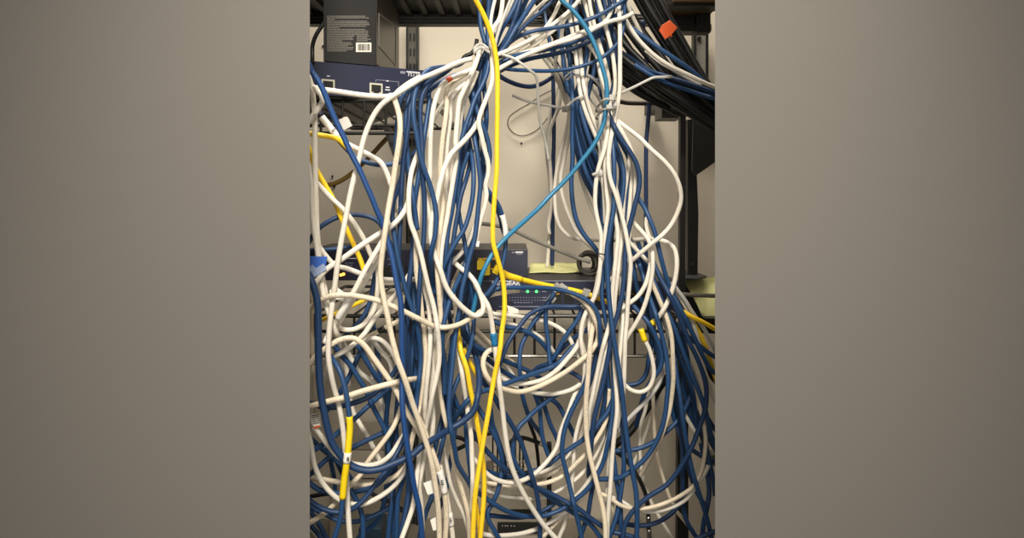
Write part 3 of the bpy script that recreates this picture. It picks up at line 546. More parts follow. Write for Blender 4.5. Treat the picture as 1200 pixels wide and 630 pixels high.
RB9d|B|3.6|5.2|680,-14,4 685,10,4 690,35,4 688.5,58,4 684.5,83,4 681,105,4 680,124,4 683,138 689,158 695.5,176 702,192 706,210 706.5,235 706.5,262
RB9e|B|5.4|5.2|669,94 672,125 676,150 681,172 687,192 695,212
RB9f|B|5.6|5.2|689,-12,4.4 694.5,20,4.4 699,50,4.4 698,75,4.4 692.5,97,4.4 688,118,4.4 688,144 695,162 703,178 708,196
RB10d|B|7|4.6|638,14 642,38 648,64 655.5,82 663,102
RB10e|B|4|4.8|705,-12 712,20 720.5,45 721.5,75 719,100 713,120
RB10f|B|5|4.8|697,-12 702,17 705,44 706.5,83 705,112
RB10h|B|6.6|5|712,-12 716,20 714,50 712,80 709,110
RB11|B|4|5.2|737,276 743,296 752.5,319 758,340 761.5,358 763.5,380 763,402 760.5,418 757,438 748,448.5 737,451 722,452
RB12|B|1.5|5.2|729,346,3 735,351 741,356.5 750,367 759,377 766.5,390 772.5,404 776,417 773.5,431 767,441 758,455 752,471 747,492
RB13|B|1.8|5.2|750,290,3 758,309 765,326 775,347 782.5,366 790,383 797,402 805,424 813,444 821,463.5 827,482 833,508 841,528
RB14|B|1|5.2|766,308,3 774,326,2 781,339 788,352 795,368 802,385 808.5,402 816,417 822,432 826.5,447 828,461 826.5,479 821,496 811,523 800,543 790,558 778.5,570 763,579.5 751,589 740.5,600 733,613 728,642
RB15|B|1.2|5.2|752,318,4 757,334,3 762,350 768,367 774,387 779,407 782,427 783,447 781.5,467 779.5,485 775,503 768,519 758.5,534 747,545.5 736,554 724,560 708,561
RB16|B|1|5.2|781,384,4 787,404,2 790,420 793,441 796.5,462 799.5,485 802.5,507 807,532 812.5,556 819,577 827,602 832,622 836,642
RB17|B|3|5.2|792,462 797,490 800,525 800,550 800,570 801,595
RB18|B|3.4|5|783,450 786,474 790.5,492 796.5,508 801,526 806,546 813,568
RB19|B|3|5|708,529 723,528 740,527 755,523 767,517 779,507 791,496 799,486 806,472
RB20|B|4|5|796,514 804,521 813,528 823,534.5 838,541
RB21|B|4.4|5.2|776,340 785,372 791,400 797,422 806,440 812,460 814.5,480 817,505
RB22|B|6|5.2|815,426 809,447 802,469 796,487
RB23|B|6|5.2|796,440 804,460 811,480 818,500 822,520
RB24|B|1.8|5.2|797,384,3 805,393 815,401 826,410 838,418 852,424
RB25|B|3|5|820,474 829,489 838,503 852,518
RB26|B|4|5|818,486 827,505 835,521 846,538
RB27|B|2|5.2|824,502 829,530 833,549 836,563 838,580
RB28|B|2|5.2|824,532 829,556 831,577 828,597 824.5,613 822,642
RB29|B|0.5|5.6|852,617 837,623 826,627 816,632 806,640
RB30|B|1.6|5.2|725,452,4 728,478,3 730,505,2 731,533 731,550 729,566 727,580 723,602 717,621 709,642
RB31|B|2.2|5.2|717,520 720,543 723,566 727,592 727.5,612 727,642
RB32|B|4|5|720,610 735,614 751,615.5 765,613.5 779,607 791,597 802,582
RB33|B|3.4|5.4|712,436 714,470 713.5,500 709,532
RB34|B|4|5.4|708,420 711,448 707,478 700,507
RB36|B|3|5|704,392 698,418 694,437 688,456 681,473
RB37|B|5|5.2|741,300 744,325 749,345 757,362 762,390 770,412
RB38|B|5|5.2|747,290 757,318 766,345 772,372 776,400 770,425
RB39|B|4.6|5.2|786,400 790,430 788,455 792,480
RB40|B|5|5.4|802,400 806,425 801,450 806,475 813,500
RK1|B|5|5|724,19 739,32 752,41.5 773,57 796,72.5 813,85 827,98 840,105 856,112
RK4|B|6|5|742,70 760,82 781,89.5 807,98 827,105 840,110 856,116
RK5|B|7|5|750,80 770,92 790,100 815,109 840,117 856,123
BK1|K|8|8|764,-16 773,0 785,22 800,48 815,75 832,102 850,124
BK2|K|9|8|757,-14 768,8 782,32 797,55 812,79 830,106 850,132
BK3|K|8|8|748,-14 760,8 775,32 790,55 805,78 822,100 852,130
BK4|K|9|8|739,-14 752,10 767,35 782,58 798,80 818,103 852,136
BK5|K|8|8|728,-4 742,20 757,42 772,62 788,83 810,104 852,140
BK6|K|9|8|722,16 735,35 750,55 768,76 790,97 815,114 852,144
BK7|K|8|8|722,40 737,57 757,77 778,98 800,114 825,128 852,148
BK8|K|8|8|718,55 735,71 757,87 780,105 805,122 852,154
BK9|K|9|8|716,72 738,88 758,100 785,118 812,134 852,160
BK10|K|10|8|730,26 750,48 770,70 792,92 815,108 852,134
BK11|K|10|8|716,62 740,82 765,100 790,116 815,130 852,150
BK12|K|11|9|694,-16 712,16 730,46 752,78 785,108 815,128 852,152
BK13|K|12|9|678,-16 697,16 718,50 740,82 770,108 800,128 830,146
BK14|K|13|9|662,-16 684,18 707,52 730,86 760,112 790,130
BK15|K|12|9|646,-16 668,16 692,48 716,80 742,104 770,120
BK16|K|13|9|632,-16 652,12 676,42 702,74 726,98
BK17|K|14|9|700,-12 722,28 738,60 760,92 790,118
BK19|K|15|9|616,-16 640,14 664,44 690,76 716,100 738,116
BK20|K|15|9|660,-14 680,20 700,52 722,84 745,106
BK21|K|15|9|628,-16 650,20 676,54 704,86 730,108
BK22|K|15|9|632,4 650,40 674,72 702,98
BK23|K|16|9|684,-14 702,24 722,60 742,92 762,116
BK24|K|16|9|640,-14 664,26 688,60 712,90 735,110
RB9g|B|4.8|5.2|672,112 674,140 677,160 681,180 686,200 693,215 701,229
RB9h|B|4.2|5.2|676,112 679,140 684,160 690,178 697,196 704,209
RB9j|B|3.8|5.2|681,112 684,140 688,158 693,175 699,190 705,203
RB9k|B|5.2|5.2|671,118 672,145 674,165 678,186 683,204 690,219 698,233
BK18|K|9|9|770,458 761,474 750,490 737,507 722,520 708,530
KV|K|12|4.6|540,74 545,66 552,63 557,56 559,46
KH|D2|15|5|722,118 735,120.5 750,121 776,121 797,123
KL|K|14|4.4|384,17 378,29 371,40 366.5,52 366,64 366,76
K1|K|9|4.6|352,583 363,581.5 377,579 390,578 400,580
K2|K|9|4.6|424,571 436,578 446,584 458,588 472,598
K3|K|10|4.4|532,511 541,513.5 548,518 553,526
K4|K|10|4.4|538,525 547,520.5 556,514 566,509 580,506.5 592,504.5 602,505
K5|K|10|4.4|596,533 596,524 600,516 607,512.5 615,513 627,517 638,521
K6|K|11|4|618,484 622,499 627,513 630,532 632,556
K7|K|6|4.6|720,528 731,536 741,548 750,563 757,580 759,594 760,612 761,642
K8|K|8|4.8|830,432 834,442 842,450 854,455
GR1|A|10|4.4|556,262 565,262 578,263.5 590,266 601,269.5 620,278.5 640,287 660,295.5 676,302 692,307
GR2|A|10|4.6|797,344.5 812,345.5 826,346 852,347
YR1|Y|2.8|5|806,366 813,379 820,391 826,404 831,418 835,432 840,447
YR2|Y|2|5.4|804,367 811,371 824,377.5 839,386 854,395
'''

# ------------------------------------------------------------------ cables: read the courses and settle who lies on whom
def base_depth(px):
    return np.interp(px, [363, 480, 560, 640, 838], [0.645, 0.665, 0.715, 0.775, 0.775])
LAYER = 0.012
STEP = 3.0
FRAME = (363, 838, 0, 630)

PAD = {'LB11': .0012, 'C19': .0008, 'L7': .0010, 'C14': .0007, 'C15': .0006, 'L9': .0008, 'R5': .0009, 'R20': .0010, 'CB4': .0006, 'Y2': .001, 'C3': .0005, 'K7': .0007}   # sleeves and boots
cables = []
for line in CABLES.strip().splitlines():
    code, colr, z, w, path = line.split('|')
    pts = [[float(v) for v in q.split(',')] for q in path.split()]
    z = float(z); w = float(w)
    if w < 5.9: w *= 1.08
    zs = np.array([q[2] if len(q) > 2 else np.nan for q in pts])
    if np.all(np.isnan(zs)): zs[:] = z
    else:
        idx = np.arange(len(zs)); ok = ~np.isnan(zs)
        if not ok[0]: zs[0] = z
        if not ok[-1]: zs[-1] = z
        # a control point beside an explicit layer falls back to the cable's own layer
        for i in range(1, len(zs) - 1):
            if np.isnan(zs[i]): zs[i] = z
    xy = np.array([q[:2] for q in pts])
    # cables that leave the frame go on for a while beyond it
    def beyond(p): return p[0] < FRAME[0]-2 or p[0] > FRAME[1]+2 or p[1] < FRAME[2] or p[1] > FRAME[3]
    def run_on(p, q, d):
        t = (p - q) / (np.linalg.norm(p - q) + 1e-9)
        return p + t * d
    if beyond(xy[0]):
        xy = np.vstack([run_on(xy[0], xy[1], 85), xy]); zs = np.concatenate([[zs[0]], zs])
    if beyond(xy[-1]):
        xy = np.vstack([xy, run_on(xy[-1], xy[-2], 85)]); zs = np.concatenate([zs, [zs[-1]]])
    s = catmull(np.column_stack([xy, zs]), STEP)
    D = base_depth(s[:, 0]) + LAYER * s[:, 2]
    Dm = float(np.mean(D))
    cables.append(dict(code=code, col=colr, w=w, s=s[:, :2], d0=D, z=s[:, 2], r=w * Dm / (2 * F), pad=PAD.get(code, 0.0)))

LIMITS = [  # px rectangles with something solid behind: cables stay in front of this distance
    (363, 68, 505, 122, 0.79), (363, 112, 470, 160, 0.825), (363, 286, 620, 332, 0.875), (480, 328, 797, 368, 0.875),
    (363, 364, 800, 420, 0.882), (363, 0, 842, 640, 1.0)]
def limit_at(x, y, m=4):
    k = np.full(np.shape(x), 1.0)
    for (x0, y0, x1, y1, dm) in LIMITS:
        k = np.where((x > x0-m) & (x < x1+m) & (y > y0-m) & (y < y1+m), np.minimum(k, dm), k)
    return k

def settle():
    """slide every cable along the line of depth until no two lie in each other"""
    global off, XY, D0, RR, CID, Dd, ZB, ID, shown
    off = np.concatenate([[0], np.cumsum([len(c['s']) for c in cables])])
    XY = np.vstack([c['s'] for c in cables])
    D0 = np.concatenate([c['d0'] for c in cables])
    RR = np.concatenate([np.full(len(c['s']), c['r'] + c['pad']) for c in cables])
    CID = np.concatenate([np.full(len(c['s']), i) for i, c in enumerate(cables)])
    DMAX = limit_at(XY[:, 0], XY[:, 1]) - RR - 0.001
    DMAX[np.concatenate([np.full(len(c['s']), c['back']) for c in cables])] = 1.15   # strands that run behind the equipment
    cell = 11.0
    cx = np.floor(XY[:, 0] / cell).astype(int); cy = np.floor(XY[:, 1] / cell).astype(int)
    cells = {}
    for i, k in enumerate(zip(cx, cy)): cells.setdefault(k, []).append(i)
    cells = {k: np.array(v) for k, v in cells.items()}
    I, J = [], []
    for (a, b), A in cells.items():
        for dx, dy in ((0, 0), (1, 0), (0, 1), (1, 1), (-1, 1)):
            Bc = cells.get((a+dx, b+dy))
            if Bc is None: continue
            ii, jj = np.meshgrid(A, Bc, indexing='ij'); ii = ii.ravel(); jj = jj.ravel()
            k = CID[ii] != CID[jj]
            if dx == 0 and dy == 0: k &= ii < jj
            ii, jj = ii[k], jj[k]
            q = np.hypot(*(XY[ii]-XY[jj]).T) * 0.5*(D0[ii]+D0[jj]) / F
            k = q < (RR[ii]+RR[jj]) * 1.2
            I.append(ii[k]); J.append(jj[k])
    I = np.concatenate(I); J = np.concatenate(J)
    # one cable stays over (or under) another for the whole of one meeting: decide by their mean layers there
    swap = CID[I] > CID[J]
    I, J = np.where(swap, J, I), np.where(swap, I, J)
    o_ = np.lexsort((I, CID[J], CID[I])); I, J = I[o_], J[o_]
    dz0 = D0[J] - D0[I]
    cut = np.concatenate([[True], (CID[I][1:] != CID[I][:-1]) | (CID[J][1:] != CID[J][:-1]) | (np.diff(I) > 5)])
    run = np.cumsum(cut) - 1
    mean = np.bincount(run, weights=dz0) / np.bincount(run)
    dzr = mean[run]
    sgn = np.where(np.abs(dzr) > 1e-6, np.sign(dzr), 1.0)
    lat = np.hypot(*(XY[I]-XY[J]).T) / F
    back_, fore_ = np.where(sgn > 0, J, I), np.where(sgn > 0, I, J)
    Dd = D0.copy()
    first = np.zeros(len(XY), bool); first[off[:-1]] = True
    last = np.zeros(len(XY), bool); last[off[1:]-1] = True
    nrun = run[-1] + 1; turned = np.zeros(nrun, int); rstart = np.flatnonzero(cut)
    for it in range(560):
        if it in range(90, 480, 24):
            # three cables that each claim to lie over the next: turn over the least certain of them
            L = lat * 0.5 * (Dd[I] + Dd[J])
            v = np.sqrt(np.maximum(0.0, (RR[I]+RR[J])**2 - L**2)) - (Dd[back_] - Dd[fore_])
            vm = np.full(nrun, -1.0); np.maximum.at(vm, run, v)
            busy = set()
            for r_ in sorted(np.flatnonzero(vm > 0.0010), key=lambda q: (turned[q], abs(mean[q]))):
                a_, c_ = CID[I[rstart[r_]]], CID[J[rstart[r_]]]
                if a_ in busy or c_ in busy: continue
                busy.update((a_, c_)); k = run == r_; turned[r_] += 1
                sgn[k] = -sgn[k]
            back_, fore_ = np.where(sgn > 0, J, I), np.where(sgn > 0, I, J)
        L = lat * 0.5 * (Dd[I] + Dd[J])
        req = np.sqrt(np.maximum(0.0, ((RR[I]+RR[J]) * 1.22) ** 2 - L**2))
        viol = np.maximum(0.0, req - (Dd[back_] - Dd[fore_]))
        hi = np.zeros(len(XY)); lo = np.zeros(len(XY))
        np.maximum.at(hi, back_, viol)       # must go back by up to
        np.maximum.at(lo, fore_, viol)       # must come forward by up to
        Dd += 0.42 * (hi - lo)
        if it < 535:
            Lp = np.where(first, Dd, np.roll(Dd, 1)); Ln = np.where(last, Dd, np.roll(Dd, -1))
            Dd += 0.35 * (0.5 * (Lp + Ln) - Dd)
            if it < 460: Dd += 0.008 * (D0 - Dd)
        Dd = np.minimum(np.maximum(Dd, 0.617 + RR), DMAX)
    L = lat * 0.5 * (Dd[I] + Dd[J]); q_ = np.sqrt(np.maximum(0.0, (RR[I]+RR[J])**2 - L**2)) - (Dd[back_] - Dd[fore_])
    bad = q_ > 0.0001
    # what shows: an id map of the tangle at photograph resolution
    ZB = np.full((630, 1200), 9.0); ID = np.full((630, 1200), -1, int)
    for i in range(len(XY)):
        x, y = XY[i]; rp = RR[i] * F / Dd[i]
        x0, x1 = max(363, int(x-rp)), min(837, int(x+rp)+1); y0, y1 = max(0, int(y-rp)), min(629, int(y+rp)+1)
        if x0 > x1 or y0 > y1: continue
        gy, gx = np.mgrid[y0:y1+1, x0:x1+1]
        q = (gx + .5 - x)**2 + (gy + .5 - y)**2
        dd = np.where(q <= rp*rp, Dd[i] - np.sqrt(np.maximum(0, rp*rp - q)) * Dd[i] / F, 9.5)
        sl = (slice(y0, y1+1), slice(x0, x1+1))
        k = dd < ZB[sl]
        ZB[sl][k] = dd[k]; ID[sl][k] = CID[i]
    shown = np.bincount(ID[ID >= 0], minlength=len(cables))

for c in cables: c['back'] = bool(np.mean(c['d0']) > 0.92)
settle()

# loose ends: unless an end is one the photo shows, lead it in behind its neighbours
SEEN_ENDS = {'L2:0', 'L26:0', 'R31:1', 'F17:0', 'F18:0', 'KV:1', 'KV:0', 'R5:1', 'R20:0', 'C6:1', 'LB1:0', 'C24:1', 'Y2:0', 'GR1:1', 'R4:1', 'R2:1',
             'KL:0', 'KL:1', 'YB:1', 'K1:1', 'K5:1', 'L7:0', 'L1b:0', 'L17:1', 'C20:0', 'CB15:0', 'CB16:0', 'CB17:0', 'CB18:0', 'K3:0', 'K3:1', 'RB1:0'}
def disc(x, y, r, i):
    x0, x1, y0, y1 = int(x-r), int(x+r), int(y-r), int(y+r)
    if x1 < 365 or x0 > 836 or y1 < 2 or y0 > 627: return 1.0, None   # gone behind the partition or out of the picture
    x0, x1 = max(363, x0), min(837, x1); y0, y1 = max(0, y0), min(629, y1)
    q = ID[y0:y1+1, x0:x1+1]; d = ZB[y0:y1+1, x0:x1+1]
    k = (q >= 0) & (q != i)
    return float(k.mean()), (float(d[k].max()) if k.any() else None)
still = []
for i, c in enumerate(cables):
    for e in (0, 1):
        if f"{c['code']}:{e}" in SEEN_ENDS: continue
        s = c['s'] if e else c['s'][::-1]; d0 = c['d0'] if e else c['d0'][::-1]
        x, y = s[-1]
        if not (363 < x < 838 and 0 < y < 630): continue
        rp = c['w'] / 2
        if disc(x, y, rp, i)[0] > 0.9: continue
        t = s[-1] - s[-5]; t = t / (np.hypot(*t) + 1e-9)
        cand = []
        for ang in np.radians(np.arange(-60, 61, 10)):
            p = s[-1].copy(); h = 0.0; vis = 0.0; path = []
            for n in range(32):
                h = ang * min(1.0, (n + 1) / 10)
                p = p + 2.5 * np.array([t[0]*math.cos(h) - t[1]*math.sin(h), t[0]*math.sin(h) + t[1]*math.cos(h)])
                path.append(p.copy())
                cov, dep = disc(p[0], p[1], rp, i)
                vis += 2.5 * (1 - cov)
                if cov > 0.93 and n > 1:
                    cand.append((vis + 4*abs(ang) + 0.05*n, 'ext', np.array(path), dep)); break
        vis = 0.0
        for k in range(1, min(22, len(s) - 6)):
            cov, dep = disc(s[-1-k][0], s[-1-k][1], rp, i)
            vis += STEP * (1 - cov)
            if cov > 0.93 and dep is not None:
                cand.append((1.1 * vis, 'cut', k, dep)); break
        if not cand: still.append(c['code']); continue
        cost, how, arg, dep = min(cand, key=lambda q: q[0])
        if cost > 60: still.append(c['code']); continue
        if how == 'ext':
            n = len(arg); lead = min(8, len(d0) - 2)
            dend = (dep + 0.010) if dep is not None else d0[-1] + 0.01
            s = np.vstack([s, arg]); dn = np.concatenate([d0, np.full(n, d0[-1])])
        else:
            s = s[:-arg]; dn = d0[:-arg].copy(); n = 0; lead = min(10, len(dn) - 2); dend = dep + 0.010
        m = n + lead
        u = np.linspace(0, 1, m + 1)[1:]
        dn[-m:] = dn[-m:] * (1 - u) + np.maximum(dend, dn[-m:]) * u
        # one even spacing again
        L = np.concatenate([[0], np.cumsum(np.hypot(*np.diff(s, axis=0).T))]); q = np.linspace(0, L[-1], max(4, int(L[-1] / STEP) + 1))
        s = np.column_stack([np.interp(q, L, s[:, 0]), np.interp(q, L, s[:, 1])]); dn = np.interp(q, L, dn)
        c['s'] = s if e else s[::-1]; c['d0'] = dn if e else dn[::-1]
settle()

# ------------------------------------------------------------------ which one is it: labels from what can be counted in the photo
NAMES = {'W': 'white', 'G': 'pale grey', 'B': 'blue', 'V': 'blue', 'N': 'navy', 'K': 'black', 'Y': 'yellow'}
ROWS = [(6, "along the top edge"), (35, "level with orange tape flag"), (55, "level with the barcode"), (100, "level with the empty sockets"),
        (126, "level with zip-tie heads"), (145, "level with white plastic flag"), (168, "level with the wall hole"), (203, "level with small white knot"),
        (300, "level with the coiled cord"),
        (341, "level with the green lights"), (370, "level with lower shelf's top"), (397, "level with the teal sleeve"), (417, "level with shelf's bright rod"),
        (458, "level with big loop's bottom"), (491, "level with yellow sleeve's top"), (515, "level with yellow sleeve's middle"),
        (536, "level with yellow sleeve's label"), (551, "level with terminal block"), (566, "level with the letter S"),
        (583, "level with yellow sleeve's end"), (609, "level with lower letter S"), (624, "along the bottom edge")]
ORD = ["", "first", "second", "third", "fourth", "fifth", "sixth", "seventh", "eighth", "ninth", "tenth", "eleventh", "twelfth",
       "thirteenth", "fourteenth", "fifteenth", "sixteenth", "seventeenth", "eighteenth", "nineteenth", "twentieth"]
codes = [c['code'] for c in cables]
best = {}
yc = codes.index('Y1')
def count_row(y):
    """who shows on one level of the photograph: {cable: (x, width)}"""
    row = ID[y, 363:838]; seen = {}; k = 0
    while k < len(row):
        e = k
        while e < len(row) and row[e] == row[k]: e += 1
        i = int(row[k])
        if i >= 0 and e - k >= 2 and (i not in seen or e - k > seen[i][1]): seen[i] = (363 + (k + e) / 2, e - k)
        k = e
    return seen
def rank_row(y, phrase, only=None):
    seen = count_row(y); yx = seen.get(yc, (None,))[0]
    for name in sorted(set(NAMES.values())):
        row_c = sorted((x, i) for i, (x, n) in seen.items() if NAMES.get(cables[i]['col']) == name)
        opts = [([i for x, i in row_c], "from the left"), ([i for x, i in row_c][::-1], "from the right")]
        if yx is not None and name != 'yellow':
            opts.append(([i for x, i in row_c if x > yx], "right of long yellow cable"))
            opts.append(([i for x, i in row_c if x < yx][::-1], "left of long yellow cable"))
        for lst, how in opts:
            for r, i in enumerate(lst, 1):
                if only is not None and i != only: continue
                sc = r + (0.5 if 'long' in how else 0) + (0.0 if seen[i][1] >= 3 else 3)
                if r < len(ORD) and (i not in best or sc < best[i][0]):
                    best[i] = (sc, name, r, how, phrase)
for y, phrase in ROWS: rank_row(y, phrase)
for i in range(len(cables)):                 # the ones that show on none of these levels: the level where they stand out most
    if i in best or shown[i] < 24: continue
    for y in sorted(set(np.nonzero(ID == i)[0]))[::2]:
        k = int(np.argmin([abs(y - q[0]) for q in ROWS])); nb = ROWS[k][1].replace('level with ', '').replace('along ', '')
        rank_row(int(y), ('just above ' if y < ROWS[k][0] else 'just below ') + nb, i)

def shape_word(c):
    s = c['s']; k = (s[:, 0] > 363) & (s[:, 0] < 838) & (s[:, 1] > 0) & (s[:, 1] < 630)
    s = s[k] if k.sum() > 3 else s
    ln = np.sum(np.hypot(*np.diff(s, axis=0).T)); ch = np.hypot(*(s[-1]-s[0]))
    ext = np.ptp(s[:, 0]), np.ptp(s[:, 1])
    if ch < 0.72 * ln: return 'looping'
    if ext[1] > 2.2 * ext[0]: return 'hanging' if ch < 0.985 * ln else 'straight'
    if ext[0] > 1.6 * ext[1]: return 'sideways'
    return 'slanting' if ch > 0.95 * ln else 'curving'

LABELS = {
 'T1': ("bright teal cable arching down from the top and crossing the gap to lower left", 'cable'),
 'Y1': ("long upright yellow cable running from top to bottom in the middle of the tangle", 'cable'),
 'Y2': ("yellow cable slanting across the front of the switch above its green lights", 'cable'),
 'Y3': ("yellow cable weaving out of the blue bundle to cross the long yellow cable low down", 'cable'),
 'Y4': ("short showing of yellow cable between the two crossed yellow cables at the bottom edge", 'cable'),
 'Y5': ("short bent yellow-green cable end behind blue cables just left of the white loop", 'cable'),
 'YL0': ("flat-lying yellow cable crossing sideways just below the white flag at the left edge", 'cable'),
 'YL1': ("thick yellow cable slanting down behind white cables from the left edge to the orange light", 'cable'),
 'YL2': ("tiny tip of yellow cable peeping out beside white cable under the upper shelf", 'cable'),
 'YL3': ("yellow cable end rising to the right under the white paper label", 'cable'),
 'YB': ("dull ochre cable sagging in shadow against the wall under the upper wire shelf", 'cable'),
 'KV': ("black strap end curling out left of the left bundle's zip tie", 'cable'),
 'KH': ("dark brown cord running sideways to the black wall bracket", 'cord'),
 'KL': ("thin black cord hanging between the printed carton and the left edge", 'cord'),
 'GR1': ("grey cord slanting down across the bare wall to the coiled cord", 'cord'),
 'GR2': ("grey cord lying sideways across the pale green paper at the right edge", 'cord'),
 'YR1': ("yellow cable curling down at the right edge below the pale green paper", 'cable'),
 'YR2': ("short yellow cable sloping to the right edge just under the pale green paper", 'cable'),
 'LB1': ("bright blue patch cable plugged in at upper left and hanging down to the bottom edge", 'cable'),
 'LB11': ("blue cable at lower left wearing a yellow sleeve with a white label", 'cable'),
 'C19': ("white cable wearing a teal sleeve in front of the lower shelf's bright rod", 'cable'),
 'C20': ("white cable forming the big round loop in front of the lower wire shelf", 'cable'),
 'C5': ("white cable crossing the left bundle and hooking back up below it", 'cable'),
 'R18': ("white cable bowing far out to the black rack post and back to the right bundle", 'cable'),
 'R5': ("white cable arching up beside the black rack post, then bending back into the right bundle", 'cable'),
 'R20': ("white cable hanging in a narrow U from a yellow boot right of centre", 'cable'),
 'R24': ("white cable covered in printed lettering hanging on the right side", 'cable'),
 'L7': ("white cable with a letter E sleeve by the left white flag", 'cable'),
 'L11': ("white cable arching level across the front from the left edge, below the paper label", 'cable'),
 'L19': ("white cable lying nearly level across lower left with fine printing along it", 'cable'),
 'L26': ("white patch cable sagging from the printed barcode plug at the left edge", 'cable'),
 'L2': ("white cable with a cut end beside the left zip tie, sweeping down to lower left", 'cable'),
 'C14': ("white cable with the upper letter S sleeve at the bottom edge", 'cable'),
 'C15': ("white cable with the lower letter S sleeve, just left of the crossed yellow cables", 'cable'),
 'C6': ("white cable kinking down the bare right side of the left bundle to a white plug", 'cable'),
 'CB4': ("blue cable with a pale sleeve bowing across the wall beside the long yellow cable", 'cable'),
 'CB14': ("blue cable lying level across the switch front, over its printed name", 'cable'),
 'RB1': ("dark navy cable hanging alone against the wall between the right bundle and the post", 'cable'),
 'R4': ("dark navy cable hanging alone against the wall left of the right bundle", 'cable'),
 'LB10': ("thick blue cable dropping down the left edge and sweeping back up to the centre", 'cable'),
 'RK2': ("white cable lying along the top of the black cable bunch", 'cable'),
 'RK1': ("blue cable lying along the upper side of the white cable on the black bunch", 'cable'),
 'K7': ("black cord with chrome couplings hanging at lower right against the wall", 'cord'),
 'K3': ("short black cord kinked left of the crossed yellow cables", 'cord'),
 'K5': ("black cord arching over the chrome wire stand to its pale tip", 'cord'),
 'K4': ("black cord curving behind the yellow cables above the chrome wire stand", 'cord'),
 'K6': ("black cord slanting down right of the chrome wire stand", 'cord'),
 'K8': ("black cord bent against the right edge under the yellow cable", 'cord'),
 'K1': ("black cord end poking in from the left edge near the bottom", 'cord'),
 'LB6': ("blue cable arching over the shadowed wall at left, behind the bright blue cable", 'cable'),
 'LB7': ("blue cable lying level along the top of the black box at the left edge", 'cable'),
 'K2': ("black cord slanting behind blue cables at lower left", 'cord'),
}
used_labels = {}
CABLE_OBJ = {}
dropped = []
for i, c in enumerate(cables):
    if shown[i] < 24:
        dropped.append(c['code']); continue
    d = Dd[off[i]:off[i+1]]
    pts = np.column_stack([(c['s'][:, 0]-CX)/F*d, d, CAMZ-(c['s'][:, 1]-CY)/F*d])
    m = c['col']
    if m == 'W' and (c['s'][:, 1].mean() > 330 and i % 3 == 0): m = 'W2'  # some low white cables coloured cream for the warmer light there
    if c['code'] in ('R24', 'L19', 'CW32', 'R30', 'L27'): m = 'W2'
    if m == 'B' and i % 3 == 1: m = 'B2'
    is_cord = c['code'] in LABELS and LABELS[c['code']][1] == 'cord'
    o = tube('power_cord' if is_cord else 'network_cable', pts, c['r'], M[m])
    CABLE_OBJ[c['code']] = o
    c['pts'] = pts
    if c['code'] in ('BK13', 'BK14', 'BK15', 'BK16', 'BK19', 'BK20', 'BK21', 'BK22', 'BK23', 'BK24'):
        lab, cat = 'black cable at the back, barely showing between the fanned cables at the top', 'cable'
    elif c['code'] in LABELS:
        lab, cat = LABELS[c['code']]
    elif i in best:
        sc, name, r, how, phrase = best[i]
        lab = f"{shape_word(c)} {name} cable, {ORD[r]} {name} {how}, {phrase}"; cat = 'cable'
        if len(lab.split()) > 16: lab = lab.split(' ', 1)[1]
    else:
        name = NAMES.get(c['col'], 'dark')
        j = int(np.argmax([ (ID[min(629,max(0,int(y))), min(1199,max(0,int(x)))] == i) for x, y in c['s']]))
        x, y = c['s'][j]
        # the nearest thing one can find: describe between which levels it shows
        k = int(np.argmin([abs(y - q[0]) for q in ROWS]))
        side = 'above' if y < ROWS[k][0] else 'below'
        nb = ROWS[k][1].replace('level with ', '').replace('along ', '')
        third = 'left' if x < 520 else ('middle' if x < 670 else 'right')
        lab = f"{shape_word(c)} {name} cable half hidden just {side} {nb}, {third} part of tangle"; cat = 'cable'
    used_labels.setdefault(lab, []).append(c['code'])
    grp = {'W': 'white network cables in the tangle', 'G': 'white network cables in the tangle', 'B': 'blue network cables in the tangle',
           'V': 'blue network cables in the tangle', 'Y': 'yellow network cables in the tangle', 'K': 'black cables in the tangle'}.get(c['col'])
    if c['code'].startswith('BK'): grp = 'black cables behind the fanned cables' if lab.startswith('black cable at the back') else 'black cables in the thick bunch'
    tag(o, lab, cat, grp)

def along(code, px=None, py=None):
    """index of the sample of a cable nearest to a px point"""
    c = cables[codes.index(code)]
    q = np.hypot(c['s'][:, 0]-px, c['s'][:, 1]-py)
    return int(np.argmin(q)), c

def sleeve(code, name, a, b, m, extra=0.0006, label=None):
    """a tight sleeve round a cable between two px points, a part of that cable"""
    if code not in CABLE_OBJ: return None
    i, c = along(code, *a); j, _ = along(code, *b)
    i, j = sorted((i, j))
    pts = c['pts'][i:j+1]
    if len(pts) < 3: pts = c['pts'][max(0, i-1):j+2]
    o = tube(name, pts, c['r'] + extra, m, CABLE_OBJ[code], sides=14)
    if label: o['label'] = label
    return o

def front_depth(px, py, rad=3, skip=None):
    """distance of the nearest cable around a px point"""
    y0, y1 = max(0, int(py-rad)), min(629, int(py+rad)); x0, x1 = max(0, int(px-rad)), min(1199, int(px+rad))
    if y1 < y0 or x1 < x0: return 0.9
    q = ZB[y0:y1+1, x0:x1+1]
    if skip is not None: q = np.where(ID[y0:y1+1, x0:x1+1] == codes.index(skip), 9.0, q)
    return float(q.min()) if q.min() < 8 else 0.75

def sheet(name, pts, th, m, parent=None, bevel=0.0):
    bm = bmesh.new(); quad_sheet(bm, [P(*q) for q in pts], th)
    return from_bm(name, bm, m, parent, bevel=bevel)

def pbox(name, x0, y0, x1, y1, D, depth, m, parent=None, bevel=0.0):
    bm = bmesh.new(); pxbox(bm, x0, y0, x1, y1, D, depth)
    return from_bm(name, bm, m, parent, bevel=bevel)

def rod(bm_list, a, b, r):
    bm_list.append((Vector(a), Vector(b), r))

